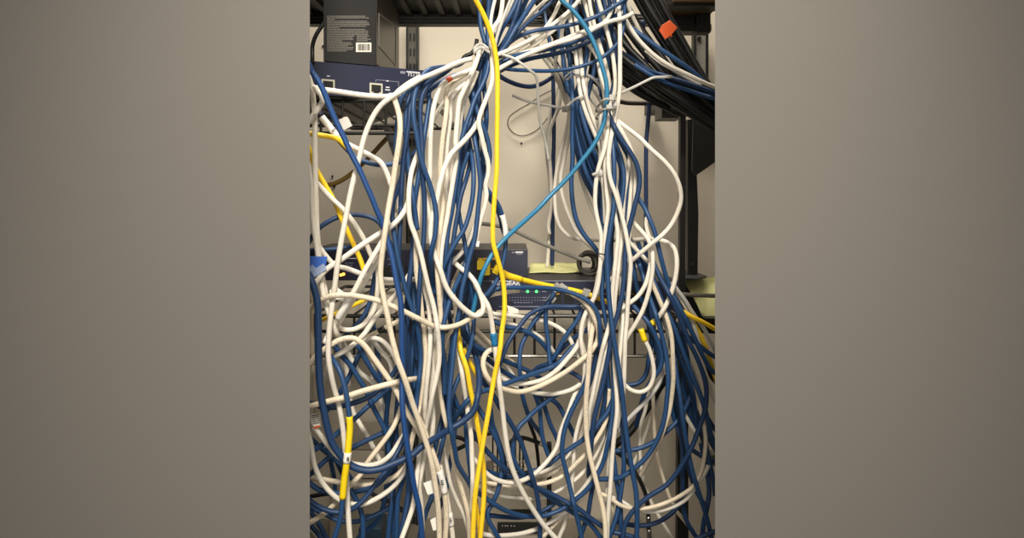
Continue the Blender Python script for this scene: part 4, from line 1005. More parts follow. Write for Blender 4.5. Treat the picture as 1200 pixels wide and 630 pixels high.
def rods_mesh(name, rods, m, parent=None, sides=8):
    bm = bmesh.new()
    for a, b, r in rods:
        d = b - a
        M4 = Matrix.Translation((a+b)/2) @ d.to_track_quat('Z', 'Y').to_matrix().to_4x4()
        bmesh.ops.create_cone(bm, cap_ends=True, segments=sides, radius1=r, radius2=r, depth=d.length, matrix=M4)
    return from_bm(name, bm, m, parent, smooth=False)

def shell(name, bm, m): return struct(from_bm(name, bm, m))

# ------------------------------------------------------------------ the setting
WALL_D, FRONT_D = 1.20, 0.598
bm = bmesh.new(); box_bm(bm, (-2.0, WALL_D, 0), (2.0, WALL_D + 0.1, 2.6)); wall_back = shell('wall_back', bm, M['wall'])
bm = bmesh.new(); box_bm(bm, (-2.0, -2.2, -0.05), (2.0, WALL_D + 0.1, 0)); shell('floor', bm, M['floor'])
bm = bmesh.new(); box_bm(bm, (-2.0, -2.2, 2.6), (2.0, WALL_D + 0.1, 2.65)); shell('ceiling', bm, M['ceil'])
xl = P(363, 300, FRONT_D).x; xr = P(838, 300, FRONT_D).x
def front_wall(name, x_edge, x_far):
    """the closet's front partition: a 12 mm board whose free edge is chamfered towards the closet"""
    s = 1 if x_far > x_edge else -1
    plan = [(x_edge, FRONT_D), (x_far, FRONT_D), (x_far, FRONT_D + 0.012), (x_edge + s*0.012, FRONT_D + 0.012)]
    bm = bmesh.new()
    a = [bm.verts.new((x, y, 0.0)) for x, y in plan]; b = [bm.verts.new((x, y, 2.6)) for x, y in plan]
    bm.faces.new(a); bm.faces.new(b[::-1])
    for i in range(4): bm.faces.new((a[i], a[(i+1) % 4], b[(i+1) % 4], b[i]))
    return shell(name, bm, M['front'])
front_wall('wall_left', xl, -2.0)
front_wall('wall_right', xr, 2.0)

for (hx, hy, hr) in ((611, 168, 1.5), (389.5, 206.5, 1.3), (391.5, 218, 2.0), (378.5, 54, 1.4)):
    bm = bmesh.new()
    bmesh.ops.create_cone(bm, cap_ends=True, segments=16, radius1=hr*WALL_D/F, radius2=hr*0.8*WALL_D/F, depth=0.002,
                          matrix=Matrix.Translation(P(hx, hy, WALL_D - 0.0005)) @ Matrix.Rotation(math.pi/2, 4, 'X'))
    from_bm('screw_hole', bm, M['hole'], wall_back)

# thin string hanging in a loop on the wall
pts = catmull([(646, 106), (634, 112), (621, 121), (607, 129), (597, 137), (595, 146), (601, 155), (611, 159), (623, 156), (633, 149), (641, 139), (647, 131)], 2.0)
o = tube('string_loop', np.array([P(x, y, WALL_D - 0.004) for x, y in pts]), 0.0009, M['string'], sides=6)
tag(o, 'thin brown string hanging in a loop on the wall between the two cable bundles', 'string')

# slotted wall standards
def standard(x0, x1, y0, y1, D, label, hole_y, face='galv', slots=True):
    t = thing('wall_standard', label, 'wall standard', 'slotted wall standards')
    a = P(x0, y0, D); b = P(x1, y1, D); w = b.x - a.x
    bm = bmesh.new()
    box_bm(bm, (a.x, D - 0.012, b.z), (a.x + w*0.16, D + 0.004, a.z)); box_bm(bm, (b.x - w*0.16, D - 0.012, b.z), (b.x, D + 0.004, a.z))
    from_bm('channel_side', bm, M['steel'], t)
    bm = bmesh.new(); box_bm(bm, (a.x + w*0.16, D - 0.008, b.z), (b.x - w*0.16, D + 0.004, a.z)); from_bm('channel_face', bm, M[face], t)
    bm = bmesh.new(); z = a.z - 0.012; k = 0
    while slots and z > b.z + 0.02:
        for sx in (0.34, 0.66):
            cx = a.x + w*sx
            box_bm(bm, (cx - w*0.07, D - 0.0095, z - 0.012), (cx + w*0.07, D - 0.0075, z))
        z -= 0.026
    if slots: from_bm('slot', bm, M['hole'], t)
    else: bm.free()
    bm = bmesh.new()
    bmesh.ops.create_cone(bm, cap_ends=True, segments=18, radius1=0.0034, radius2=0.0034, depth=0.003,
                          matrix=Matrix.Translation(P((x0+x1)/2, hole_y, D - 0.009)) @ Matrix.Rotation(math.pi/2, 4, 'X'))
    from_bm('screw', bm, M['hole'], t)
    return t
standard(477, 491, 15, 640, 1.185, 'slotted steel wall standard rising behind the navy box beside the black carton', 23.5)
standard(811, 828, 36, 150, 1.185, 'pale steel wall standard at upper right behind the black cable bunch', 45, 'pale galv', False)

# ------------------------------------------------------------------ upper shelf over everything
t = thing('metal_shelf', 'dark ribbed metal shelf with a steel front rail along the top left', 'shelf')
D = 1.03
XE = 764
rail = bmesh.new(); pxbox(rail, 340, 16, XE, 28, D, 0.02); from_bm('rail', rail, M['steel'], t, bevel=0.001)
rods_mesh('rail_bead', [(P(340, 20.5, D-0.001), P(XE, 20.5, D-0.001), 0.0012), (P(340, 24, D-0.001), P(XE, 24, D-0.001), 0.0008)], M['galv'], t)
zs = P(0, 15, D).z
bm = bmesh.new(); box_bm(bm, (P(330, 0, D).x, 0.80, zs), (P(600, 0, D).x, D + 0.02, zs + 0.012)); from_bm('deck', bm, M['steel'], t)
bm = bmesh.new()
for k in range(14):
    x = P(345 + k*19, 0, D).x
    box_bm(bm, (x, 0.81, zs - 0.006), (x + 0.008, D - 0.004, zs))
from_bm('rib', bm, M['grey plate'], t)

t = thing('shelf_bracket', 'black steel bracket with a slotted upright at the top right corner', 'bracket')
pbox('arm', 770, -8, 850, 7, 0.99, 0.03, M['steel'], t, 0.001)
pbox('web', 774, 7.2, 816, 28, 1.06, 0.02, M['grey plate'], t)
pbox('web_flange', 774, 28, 834, 36.5, 1.05, 0.03, M['steel'], t, 0.001)
pbox('upright', 816.5, 7.2, 833, 38, 1.045, 0.02, M['steel'], t, 0.0008)
bm = bmesh.new()
for sx in (819, 825.5):
    pxbox(bm, sx, 14, sx+2, 27, 1.0445, 0.002)
from_bm('slot', bm, M['hole'], t)
o = pbox('shelf_board', 790, -14, 850, 1.0, 0.98, 0.08, M['wood'], None, 0.001)
tag(o, 'brown wooden shelf board edge at the very top right', 'shelf board')

t = thing('wall_bracket', 'black block bracket carrying the black cable bunch, with a square lower edge', 'bracket')
pbox('block', 775.5, 119, 801, 138, 1.0, 0.05, M['black'], t, 0.001)
pbox('wall_arm', 781, 104, 795, 120, 1.02, 0.17, M['steel'], t, 0.001)

bm = bmesh.new(); prism(bm, [P(813, 124, 0.985), P(853, 124, 0.985), P(853, 176, 0.985), P(838, 190, 0.985), P(815, 206, 0.985), P(811, 200, 0.985)], 0.004)
o = from_bm('corner_plate', bm, M['grey plate']); tag(o, 'dark grey steel plate with slanted lower edge at the right, under the black bunch', 'plate')

# black rack post at the right
t = thing('rack_post', 'tall black steel rack post at the right behind the cables', 'post')
bm = bmesh.new(); prism(bm, [P(797.5, 100, 0.95), P(804, 100, 0.95), P(803.5, 250, 0.95), P(803, 380, 0.95), P(806.5, 480, 0.95), P(807, 660, 0.95), P(807, 1450, 0.95), P(793.5, 1450, 0.95), P(793.5, 660, 0.95), P(794.5, 480, 0.95), P(797, 380, 0.95), P(797, 250, 0.95)], 0.012)
from_bm('front_flange', bm, M['steel'], t)
bm = bmesh.new(); prism(bm, [P(806, 140, 1.0), P(814, 140, 1.0), P(818.5, 250, 1.0), P(817.5, 322, 1.0), P(806, 322, 1.0)], 0.012)
from_bm('rear_flange', bm, M['steel'], t)
sheet('foot_plate', [(797, 317, 1.04), (806, 315, 1.06), (828, 323, 1.0), (815, 326, 0.97), (800, 326, 0.96)], 0.003, M['navy top'], t)
bm = bmesh.new()
bmesh.ops.create_cone(bm, cap_ends=True, segments=18, radius1=0.0036, radius2=0.003, depth=0.003,
                      matrix=Matrix.Translation(P(812, 311, 0.999)) @ Matrix.Rotation(math.pi/2, 4, 'X'))
from_bm('bolt', bm, M['grey plate'], t)

# ------------------------------------------------------------------ wire shelf under the navy box
def wire_shelf(label, y_top, y_mid, y_low, x0, x1, D, step, first, depth, low_m):
    t = thing('wire_shelf', label, 'wire shelf', 'wire shelves')
    r = 0.0022
    rods_mesh('front_rod', [(P(x0, y_top, D), P(x1, y_top, D), r*1.2)], M['wire'], t)
    rods_mesh('middle_rod', [(P(x0, y_mid, D), P(x1, y_mid, D), r)], M['wire'], t)
    rods_mesh('lower_rod', [(P(x0, y_low, D - 0.004), P(x1, y_low, D - 0.004), r)], low_m, t)
    zt = P(0, y_top, D).z
    up, deck = [], []
    x = first
    while x < x1:
        a = P(x, y_top, D); up.append((a + Vector((0, -0.003, 0)), P(x, y_low, D) + Vector((0, -0.003, 0)), r*0.75))
        deck.append((Vector((a.x, D, zt + 0.002)), Vector((a.x, D + depth, zt + 0.002)), r*0.75))
        x += step
    for a, b, rr in up: rods_mesh('upright_wire', [(a, b, rr)], M['wire'], t)
    rods_mesh('deck_wire', deck, M['wire'], t)
    rods_mesh('back_rod', [(Vector((P(x0, 0, D).x, D + depth, zt)), Vector((P(x1, 0, D).x, D + depth, zt)), r*1.2)], M['wire'], t)
    rods_mesh('side_rod', [(Vector((P(x, 0, D).x, D, zt)), Vector((P(x, 0, D).x, D + depth, zt)), r*1.2) for x in (x0,)], M['wire'], t)
    rods_mesh('side_rod', [(Vector((P(x1, 0, D).x, D, zt)), Vector((P(x1, 0, D).x, D + depth, zt)), r*1.2)], M['wire'], t)
    return t
wire_shelf('dark wire shelf with upright wires under the navy box at upper left', 118, 147, 156, 335, 508, 0.83, 25.3, 351.5, 0.34, M['wire'])
wire_shelf('dark wire shelf with bright lower rod under the switch with green lights', 370, 388, 417, 340, 800, 0.89, 23.4, 345.5, 0.29, M['bright'])
bm = bmesh.new(); prism(bm, [P(449, 150, 0.86), P(458, 150, 0.86), P(468, 186, 0.86), P(463, 190, 0.86)], 0.01)
o = from_bm('shelf_brace', bm, M['steel']); tag(o, 'black slanting brace below the upper wire shelf, behind white cable', 'brace')

# ------------------------------------------------------------------ navy box with two sockets (upper left), slightly turned
t = thing('firewall_box', 'navy network box with two empty sockets on the upper wire shelf', 'network box')
FA, FB = (340, 69.0, 0.79), (505, 83.0, 0.865)           # top front edge
BA, BB = (340, 106.6, 0.79), (505, 119.6, 0.865)
tl, tr, br, bl = P(*FA), P(*FB), P(*BB), P(*BA)
zb = min(br.z, bl.z); br.z = bl.z = zb; tl.z = tr.z = (tl.z + tr.z)/2
e = (tr - tl).normalized(); nback = Vector((-e.y, e.x, 0)).normalized(); nback = nback if nback.y > 0 else -nback
bm = bmesh.new(); hexa(bm, [tl, tr, br, bl] + [p + nback*0.31 for p in (tl, tr, br, bl)]); from_bm('case', bm, M['navy box'], t, bevel=0.0008)  # depth stretched so the case shades the wall below
def fw(px, py, out=0.0006):
    """the point of the box front seen at a px point"""
    d = P(px, py, 1.0) - Vector((0, 0, CAMZ))
    s = (tl - Vector((0, 0, CAMZ))).dot(nback) / d.dot(nback)
    return Vector((0, 0, CAMZ)) + d*s - nback*out
def fquad(name, x0, y0, x1, y1, m, parent, out=0.0006, th=0.0005, sk=0.083):
    bm = bmesh.new()
    pts = [(x0, y0), (x1, y0 + sk*(x1-x0)), (x1, y1 + sk*(x1-x0)), (x0, y1)]
    a = [fw(*q, out) for q in pts]; b = [fw(*q, out - th) for q in pts]
    hexa(bm, a + b); return from_bm(name, bm, m, parent)
for (x0, y0, x1, y1) in ((376.5, 92.5, 392, 105), (433, 97, 448, 110)):
    s_ = fquad('socket', x0, y0, x1, y1, M['ivory'], t, 0.0014, 0.0014)
    fquad('socket_hole', x0+1.9, y0+2.2, x1-1.9, y1-2.6, M['hole'], s_, 0.0018, 0.0006)
    fquad('socket_key', x0+4.4, y1-2.8, x1-4.4, y1-1.0, M['hole'], s_, 0.0018, 0.0006)
fquad('printed_mark', 383, 88.3, 386.5, 89.6, M['letter'], t)
fquad('bracket_line', 440, 93.2, 452, 93.8, M['dimletter'], t); fquad('bracket_line', 455, 94.6, 467, 95.2, M['dimletter'], t)
fquad('bracket_line', 466.6, 95.4, 467.2, 101.5, M['dimletter'], t); fquad('bracket_line', 440, 93.2, 440.6, 96, M['dimletter'], t)
fquad('printed_mark', 452.6, 94.0, 455.2, 95.4, M['letter'], t)
fquad('printed_mark', 452, 101.4, 456.4, 102.8, M['letter'], t); fquad('printed_mark', 451.4, 104.4, 457, 105.8, M['letter'], t)
fquad('printed_mark', 455.5, 108, 460, 109, M['dimletter'], t)
fquad('printed_mark', 469, 83.2, 474.6, 86.0, M['dimletter'], t)
pl = fquad('name_plate', 476.2, 83.2, 492, 84.6, M['letter'], t)
yaw = math.atan2(e.y, e.x)
me_p = lettering('name_lettering', 'FS120', 0.0066, Vector((0, 0, 0)), M['letter'], pl)
me_p.data.transform(Matrix.Translation(fw(477.6, 89.4, 0.0012)) @ Matrix.Rotation(yaw, 4, 'Z'))

# black printed carton on the navy box
t = thing('carton', 'black printed carton with a white barcode label standing on the navy box', 'carton')
cf = [P(379, -40, 0.808), P(441, -40, 0.836)]
ztop = zs - 0.008; zbot = tl.z + 0.0008
a0, a1 = Vector((cf[0].x, 0.808, 0)), Vector((cf[1].x, 0.836, 0))
ec = (a1 - a0).normalized(); nb = Vector((-ec.y, ec.x, 0))
cpts = [Vector((a.x, a.y, z)) for a, z in ((a0, ztop), (a1, ztop), (a1, zbot), (a0, zbot))]
nside = Vector((0.012, 0.165, 0)) - Vector((0.012, 0, 0))
bm = bmesh.new(); hexa(bm, cpts + [p + nside for p in cpts]); from_bm('body', bm, M['carton'], t, bevel=0.0006)
nf = -Vector((-ec.y, ec.x, 0)); nf = nf if nf.y < 0 else -nf
def cpt(px, py, out):
    d = P(px, py, 1.0) - Vector((0, 0, CAMZ)); o0 = Vector((0, 0, CAMZ))
    s = (cpts[0] - o0).dot(nf) / d.dot(nf)
    return o0 + d*s + nf*out
def cquad(bm, x0, y0, x1, y1, out=0.0005, th=0.0004):
    q = [(x0, y0), (x1, y0), (x1, y1), (x0, y1)]
    hexa(bm, [cpt(*p, out) for p in q] + [cpt(*p, out-th) for p in q])
bm = bmesh.new(); rng = random.Random(3); y = 18.4
widths = [(0, 45), (0, 49), (0, 9), (0, 47), (0, 49), (0, 50), (0, 46), (0, 15), (0, 45), (0, 48), (0, 48), (0, 48), (0, 32), (0, 30), (0, 31), (0, 18), (0, 28), (0, 30), (0, 25), (0, 31), (0, 30), (0, 23)]
for k, (a, b) in enumerate(widths):
    x = 383.2 + a; xe = 383.2 + b
    while x < xe:
        wl = rng.uniform(1.2, 4.2); cquad(bm, x, y + 0.2, min(xe, x + wl), y + 1.25); x += wl + rng.uniform(0.25, 0.5)
    y += 1.93
for k in range(4):
    x = 418.0
    while x < 432 - 3*(k % 2):
        wl = rng.uniform(1.2, 3.4); cquad(bm, x, 41.6 + k*1.9, x + wl, 42.7 + k*1.9); x += wl + 0.4
from_bm('printed_text', bm, M['ink'], t)
bm = bmesh.new(); cquad(bm, 417, 50, 435, 61, 0.0007, 0.0006); bl_ = from_bm('barcode_label', bm, M['paper'], t)
bm = bmesh.new(); x = 419.2
while x < 432.6:
    wl = rng.choice((0.35, 0.5, 0.9, 1.1)); cquad(bm, x, 51.6, x + wl, 59.2, 0.0009, 0.0002); x += wl + rng.choice((0.35, 0.5, 0.7))
from_bm('barcode', bm, M['darkletter'], bl_)
def spt(y_, z_px, out=0.0006):
    """the carton's right side: fraction back, height by px at the front edge"""
    p = cpts[1] + nside*y_; return Vector((p.x + out, p.y, P(0, z_px, 0.836).z))
bm = bmesh.new(); hexa(bm, [spt(0.0, -30, 0.0005), spt(1.0, -30, 0.0005), spt(1.0, 70, 0.0005), spt(0.0, 74.5, 0.0005)] + [spt(0.0, -30, 0), spt(1.0, -30, 0), spt(1.0, 70, 0), spt(0.0, 74.5, 0)])
sd = from_bm('side_panel', bm, M['carton side'], t)
def side_line(bm, a, b, w=0.0011):
    A, B_ = spt(*a, 0.0012), spt(*b, 0.0012); d = (B_-A).normalized(); n = d.cross(Vector((1, 0, 0)))*w
    hexa(bm, [A+n, B_+n, B_-n, A-n] + [q - Vector((0.0008, 0, 0)) for q in (A+n, B_+n, B_-n, A-n)])
bm = bmesh.new(); cs = [(0.08, 13), (0.08, 51), (0.82, 52), (0.82, -2)]
for i in range(4): side_line(bm, cs[i], cs[(i+1) % 4])
from_bm('printed_frame', bm, M['ink'], sd)

# ------------------------------------------------------------------ the two boxes on the lower shelf
DS = 0.885
t = thing('network_switch', 'wide navy network switch with two lit green lights on the lower wire shelf', 'network switch')
a = P(480, 329, DS); b = P(796, 363.5, DS)
bm = bmesh.new(); box_bm(bm, (a.x, DS, b.z), (b.x, DS + 0.17, a.z)); from_bm('case', bm, M['navy top'], t, bevel=0.0012)
pbox('front_panel', 481, 329.8, 795, 363, DS - 0.0015, 0.0015, M['navy box'], t)
for (x0, x1, yy) in ((585, 646, 358.6),): pbox('pale_line', x0, yy, x1, yy + 0.9, DS - 0.0022, 0.0008, M['dimletter'], t)  # highlight along the bottom trim drawn as a pale strip
pbox('pale_line', 500, 328.6, 700, 329.4, DS - 0.0018, 0.0008, M['dimletter'], t)  # highlight on the top front edge drawn as a pale strip
lettering('name_lettering', 'NETGEAR', 0.0083, P(576.4, 334.0, DS - 0.0022), M['letter'], t, bold=0.03)
for (x, y) in ((618.3, 341.4), (628.7, 341.4)):
    bm = bmesh.new(); bmesh.ops.create_uvsphere(bm, u_segments=12, v_segments=8, radius=0.0017, matrix=Matrix.Translation(P(x, y, DS - 0.0018)))
    from_bm('indicator_light', bm, M['green led'], t, smooth=True)
bm = bmesh.new()
for row, yy in ((0, 348.0), (1, 351.2)):
    for k in range(12):
        x = 596.6 + k*3.3; pxbox(bm, x, yy, x + 1.2, yy + 0.9, DS - 0.0022, 0.0006)
    pxbox(bm, 635.4, yy, 640.6, yy + 0.8, DS - 0.0022, 0.0006)
for x, w_ in ((602, 3.4), (606, 2.6), (609, 3.6), (613.6, 3), (617.6, 3.2), (622, 2.2)): pxbox(bm, x, 354, x + w_, 354.8, DS - 0.0022, 0.0006)
for x in (612, 614.8, 622, 625.4, 632.4): pxbox(bm, x, 341, x + 0.7, 342, DS - 0.0022, 0.0006)
pxbox(bm, 635, 341, 640, 341.8, DS - 0.0022, 0.0006)
from_bm('printed_legend', bm, M['dimletter'], t)
for k in range(8):
    x = 646 + k*14.6
    s_ = pbox('socket', x, 341, x + 12.4, 355, DS - 0.0028, 0.002, M['black'], t)
    pbox('socket_hole', x + 1.6, 343, x + 10.8, 353, DS - 0.0032, 0.0008, M['hole'], s_)
    pbox('socket_contacts', x + 2.6, 343.4, x + 9.8, 345, DS - 0.0036, 0.0006, M['gold'], s_)
for fx in (500, 770):
    bm = bmesh.new()
    bmesh.ops.create_cone(bm, cap_ends=True, segments=16, radius1=0.006, radius2=0.0052, depth=0.0032, matrix=Matrix.Translation(Vector((P(fx, 0, DS).x, DS + 0.02, b.z - 0.0016))))
    from_bm('foot', bm, M['black'], t)
switch_top = a.z

t = thing('network_router', 'black network box with yellow plugs stacked on the switch, behind the left bundle', 'network box')
a = P(362, 292, DS); b = P(618.5, 328.6, DS)
bm = bmesh.new(); box_bm(bm, (a.x, DS, switch_top + 0.0005), (b.x, DS + 0.115, a.z)); from_bm('case', bm, M['navy top'], t, bevel=0.001)
pbox('front_panel', 363, 292.8, 617.8, 328, DS - 0.0015, 0.0015, mat('blackish navy panel', (32, 34, 54), 0.45), t)
pbox('name_mark', 600, 295, 602.4, 296.4, DS - 0.002, 0.0006, M['dimletter'], t); pbox('name_mark', 604, 294.6, 613, 296.2, DS - 0.002, 0.0006, M['letter'], t)
pbox('name_mark', 605, 297.4, 612, 298.1, DS - 0.002, 0.0006, M['dimletter'], t)
pbox('pale_line', 404, 302.2, 420, 303.0, DS - 0.002, 0.0006, M['letter'], t)
bm = bmesh.new()
for (x, yy, w_) in ((404, 307.6, 4), (409, 307.6, 5), (405, 310, 3), (409, 310.4, 4), (454, 303, 3), (455, 309, 2), (452, 313, 3), (456, 317, 2.4), (462, 306, 2)): pxbox(bm, x, yy, x + w_, yy + 0.8, DS - 0.002, 0.0006)
from_bm('printed_legend', bm, M['dimletter'], t)
for k in range(5):
    x = 430 + k*15
    s_ = pbox('socket', x, 312, x + 12.5, 325, DS - 0.0028, 0.002, M['black'], t)
    pbox('socket_hole', x + 1.6, 314, x + 11, 323, DS - 0.0032, 0.0008, M['hole'], s_)
for x in (560, 573):
    s_ = pbox('socket', x, 302, x + 12, 316, DS - 0.0028, 0.002, M['gold'], t)
    pbox('socket_hole', x + 1.6, 304, x + 10.4, 314, DS - 0.0032, 0.0008, M['hole'], s_)
for (x, y) in ((399.5, 322), (402.6, 321)):
    bm = bmesh.new(); bmesh.ops.create_uvsphere(bm, u_segments=12, v_segments=8, radius=0.0019, matrix=Matrix.Translation(P(x, y, DS - 0.0018)))
    from_bm('indicator_light', bm, M['orange led'], t, smooth=True)

# pale green papers
def paper(name, fn, nu, nv, th, m):
    bm = bmesh.new(); g = [[bm.verts.new(fn(i/nu, j/nv)) for j in range(nv+1)] for i in range(nu+1)]
    for i in range(nu):
        for j in range(nv): bm.faces.new((g[i][j], g[i+1][j], g[i+1][j+1], g[i][j+1]))
    bmesh.ops.recalc_face_normals(bm, faces=bm.faces)
    r = bmesh.ops.solidify(bm, geom=bm.faces[:], thickness=th)
    return from_bm(name, bm, m, smooth=True)
zt = switch_top + 0.0015
o = paper('paper_sheet', lambda u, v: Vector((P(620 + 62*u, 0, 0.965 + 0*v).x + 0.004*v, 0.965 + 0.08*v, zt + 0.0012*math.sin(5*u + 2*v)**2 + 0.006*v*v)), 10, 6, 0.0004, M['note'])
tag(o, 'pale green paper lying flat on the switch under the coiled cord', 'paper', 'pale green papers')
def right_paper(u, v):
    top = 325.5 - 1.5*u; bot = (338 if u < 0.02 else 350 + 24*min(1, (u-0.02)/0.5)) if u < 0.5 else 374
    px = 801.5 + 52*u; py = top + (bot-top)*v
    return P(px, py, 1.01 - 0.05*v + 0.004*math.sin(4*u + 3*v))
o = paper('paper_sheet', right_paper, 16, 10, 0.0004, M['note'])
tag(o, 'pale green paper drooping off the shelf end at the right edge', 'paper', 'pale green papers')
bm = bmesh.new(); prism(bm, [P(796, 330, 0.955), P(804, 333, 0.955), P(811, 345, 0.945), P(817, 357, 0.94), P(822.5, 374, 0.935), P(838, 372.5, 0.935), P(852, 374, 0.935), P(852, 392, 0.935), P(815, 390, 0.94), P(799, 382, 0.955)], 0.02)
o = from_bm('black_pouch', bm, M['black'], bevel=0.002); tag(o, 'black pouch beside the rack post in front of the drooping green paper', 'pouch')

# coiled grey cord on the switch
pts = []; rng = random.Random(5)
for k in range(190):
    th_ = k/190*2*math.pi*5.2; j = k/190*5.2
    R_ = 0.0160 - 0.0016*j; cxp = P(688, 304, 0.975)
    pts.append((cxp.x + R_*1.06*math.cos(th_ + 2.4) + 0.001*math.sin(3*j), 0.935 + 0.011*j + 0.003*math.sin(th_), switch_top + 0.0185 + 0.0145*math.sin(th_ + 2.4)*(1 + 0.16*math.cos(2.3*j)) - 0.0012*j))
o = tube('coiled_cord', np.array(pts), 0.0023, mat('dark grey cord', (74, 70, 62), 0.55), sides=8)
tag(o, 'dark grey cord wound into a round coil on the switch behind the right bundle', 'cord')

# ------------------------------------------------------------------ low down at the back
ZLOW = P(0, 660, 1.05).z
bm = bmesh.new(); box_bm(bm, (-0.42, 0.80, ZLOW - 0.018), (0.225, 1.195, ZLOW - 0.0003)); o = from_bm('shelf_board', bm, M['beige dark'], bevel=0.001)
tag(o, 'low shelf board under the beige equipment boxes, just below the bottom edge', 'shelf board')
def lowbox(name, x0, y0, x1, D, depth, m, parent, bevel):
    return pbox(name, x0, y0, x1, CY + (CAMZ - ZLOW)*F/D, D, depth, m, parent, bevel)
t = thing('equipment_box', 'beige equipment box standing low at the left behind the cables', 'equipment box', 'beige equipment boxes')
lowbox('case', 386, 527, 450, 1.06, 0.12, M['beige'], t, 0.002)
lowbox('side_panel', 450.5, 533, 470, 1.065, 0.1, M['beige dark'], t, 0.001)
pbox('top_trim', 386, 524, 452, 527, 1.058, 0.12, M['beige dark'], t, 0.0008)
for yy in (560, 566): pbox('vent_slot', 424, yy, 440, yy + 1.2, 1.0592, 0.001, M['hole'], t)
t = thing('equipment_box', 'beige equipment box with a dark recess low in the middle, right of the yellow cables', 'equipment box', 'beige equipment boxes')
lowbox('case', 572, 572, 640, 1.05, 0.12, M['beige'], t, 0.002)
pbox('recess', 596, 596.5, 638, 603.5, 1.049, 0.002, M['hole'], t)
pbox('tray', 583, 613, 634, 625, 1.045, 0.006, M['black'], t)
for x in (588, 591.5, 594, 598.5, 602): pbox('glint_piece', x, 615, x + 1.4, 616.6, 1.0445, 0.001, M['chrome'], t)  # glints on the tray made as small chrome pieces
o = lowbox('support_post', 641, 520, 646.5, 1.06, 0.012, M['steel'], None, 0.0008)
tag(o, 'thin black steel post low down between the equipment boxes', 'post')
t = thing('wire_stand', 'small chrome wire stand behind the white cable right of the yellow cables', 'stand')
rods_mesh('cross_rod', [(P(570, 541, 1.05), P(616, 541, 1.05), 0.0014)], M['chrome'], t)
rods_mesh('back_rod', [(P(572, 546, 1.09), P(616, 546, 1.09), 0.0012)], M['chrome'], t)
for x in (577.5, 583, 604, 609, 613): rods_mesh('upright_rod', [(P(x, 512, 1.052), P(x, 572, 1.052), 0.0013)], M['wire'], t)
o = pbox('terminal_block', 569.5, 545, 577.5, 553.5, 1.03, 0.02, M['beige dark'], None, 0.001)
tag(o, 'small beige terminal block just right of the crossed yellow cables', 'terminal block')
o = lowbox('plastic_box', 420, 618, 447, 0.86, 0.04, M['tealbox'], None, 0.002)
tag(o, 'dark teal plastic box at the bottom edge, low left', 'box')
o = pbox('metal_clip', 833.5, 533, 850, 546, 0.97, 0.02, mat('grey clip', (120, 114, 104), 0.5), None, 0.001)
tag(o, 'small grey metal clip at the right edge low down', 'clip')

# ------------------------------------------------------------------ things on the cables
CW_ = 0.0006
def band(name, pxs, parent, r=0.0016, back_D=None, gap=0.0034, skip=None):
    pts = [P(x, y, front_depth(x, y, 4, skip) - gap) for x, y in pxs]
    s = catmull([(p.x*1000, p.z*1000, p.y*1000) for p in pts], 2.0)
    # hold the strap smooth in depth
    for _ in range(14): s[1:-1, 2] = np.minimum(s[1:-1, 2], 0.5*(s[:-2, 2] + s[2:, 2]))
    front = np.column_stack([s[:, 0], s[:, 2], s[:, 1]])/1000
    if back_D is not None:
        A, B_ = front[-1], front[0]
        bk = [A + (B_-A)*u + np.array([0, back_D*math.sin(math.pi*u)**0.6, 0]) for u in np.linspace(0, 1, 14)[1:-1]]
        front = np.vstack([front, bk, front[:1]])
    return tube(name, front, r, M['tie'], parent, sides=8, flat=0.45)
def tail(name, pxd, parent, r=0.0018):
    s = catmull([(P(*q).x*1000, P(*q).z*1000, P(*q).y*1000) for q in pxd], 2.0)
    return tube(name, np.column_stack([s[:, 0], s[:, 2], s[:, 1]])/1000, r, M['tie'], parent, sides=8, flat=0.5)
def head(parent, x, y, w, h, gap=0.006, depth=0.005):
    D = front_depth(x, y, 4) - gap
    return pbox('tie_head', x - w/2, y - h/2, x + w/2, y + h/2, D, depth, M['tie'], parent, 0.0007)

t = thing('zip_tie', 'clear zip tie with a long dangling tail round the neck of the left bundle', 'zip tie', 'clear zip ties')
band('strap', [(555, 58), (560, 53.5), (565, 53), (570, 55.5), (573.5, 58.5)], t, back_D=0.075, skip='Y1')
band('strap', [(555.5, 61), (561, 57), (566, 57), (571, 59.5), (574.5, 62.5)], t, back_D=0.075, skip='Y1')
d0 = front_depth(594, 66, 3) - 0.003
tail('tail', [(587.5, 63.5, d0), (594, 65.5, d0), (601, 68, d0 - 0.001), (612, 75, d0 - 0.002), (622, 83, d0), (628, 88.5, d0 + 0.004), (630, 100, d0 + 0.01), (631, 124, d0 + 0.02), (634, 146, d0 + 0.03), (639.5, 167, d0 + 0.04), (643, 188, d0 + 0.045)], t, 0.0016)
t = thing('zip_tie', 'clear zip tie whose tail sticks out left over the string loop', 'zip tie', 'clear zip ties')
band('strap', [(664, 125), (670, 120), (677, 115), (684, 113)], t, back_D=0.07)
head(t, 662, 127.5, 6.5, 7)
dd = front_depth(658, 126, 4) - 0.004
tail('tail', [(660, 127.3, dd), (645, 124, dd), (622, 119.5, dd), (611, 116, dd), (600.5, 111.5, dd)], t)
t = thing('zip_tie', 'topmost zip tie on the right bundle, its clear tail slanting to the teal cable', 'zip tie', 'clear zip ties')
head(t, 676.5, 84, 6, 6)
dd = front_depth(694, 92, 6) - 0.003
tail('tail', [(679, 82.5, dd), (688, 87.5, dd), (696, 92.5, dd), (702, 99, dd), (707, 106, dd)], t)
band('strap', [(674, 85), (668, 87), (662, 91)], t, back_D=0.03)
t = thing('zip_tie', 'clear zip tie with its tail pointing right across the hanging shaded blue cable', 'zip tie', 'clear zip ties')
band('strap', [(700, 125.5), (704, 120), (709, 117), (716, 116), (722, 117)], t, back_D=0.07)
head(t, 717, 114, 6, 7)
dd = min(front_depth(735, 106, 5), front_depth(759, 94, 5)) - 0.004
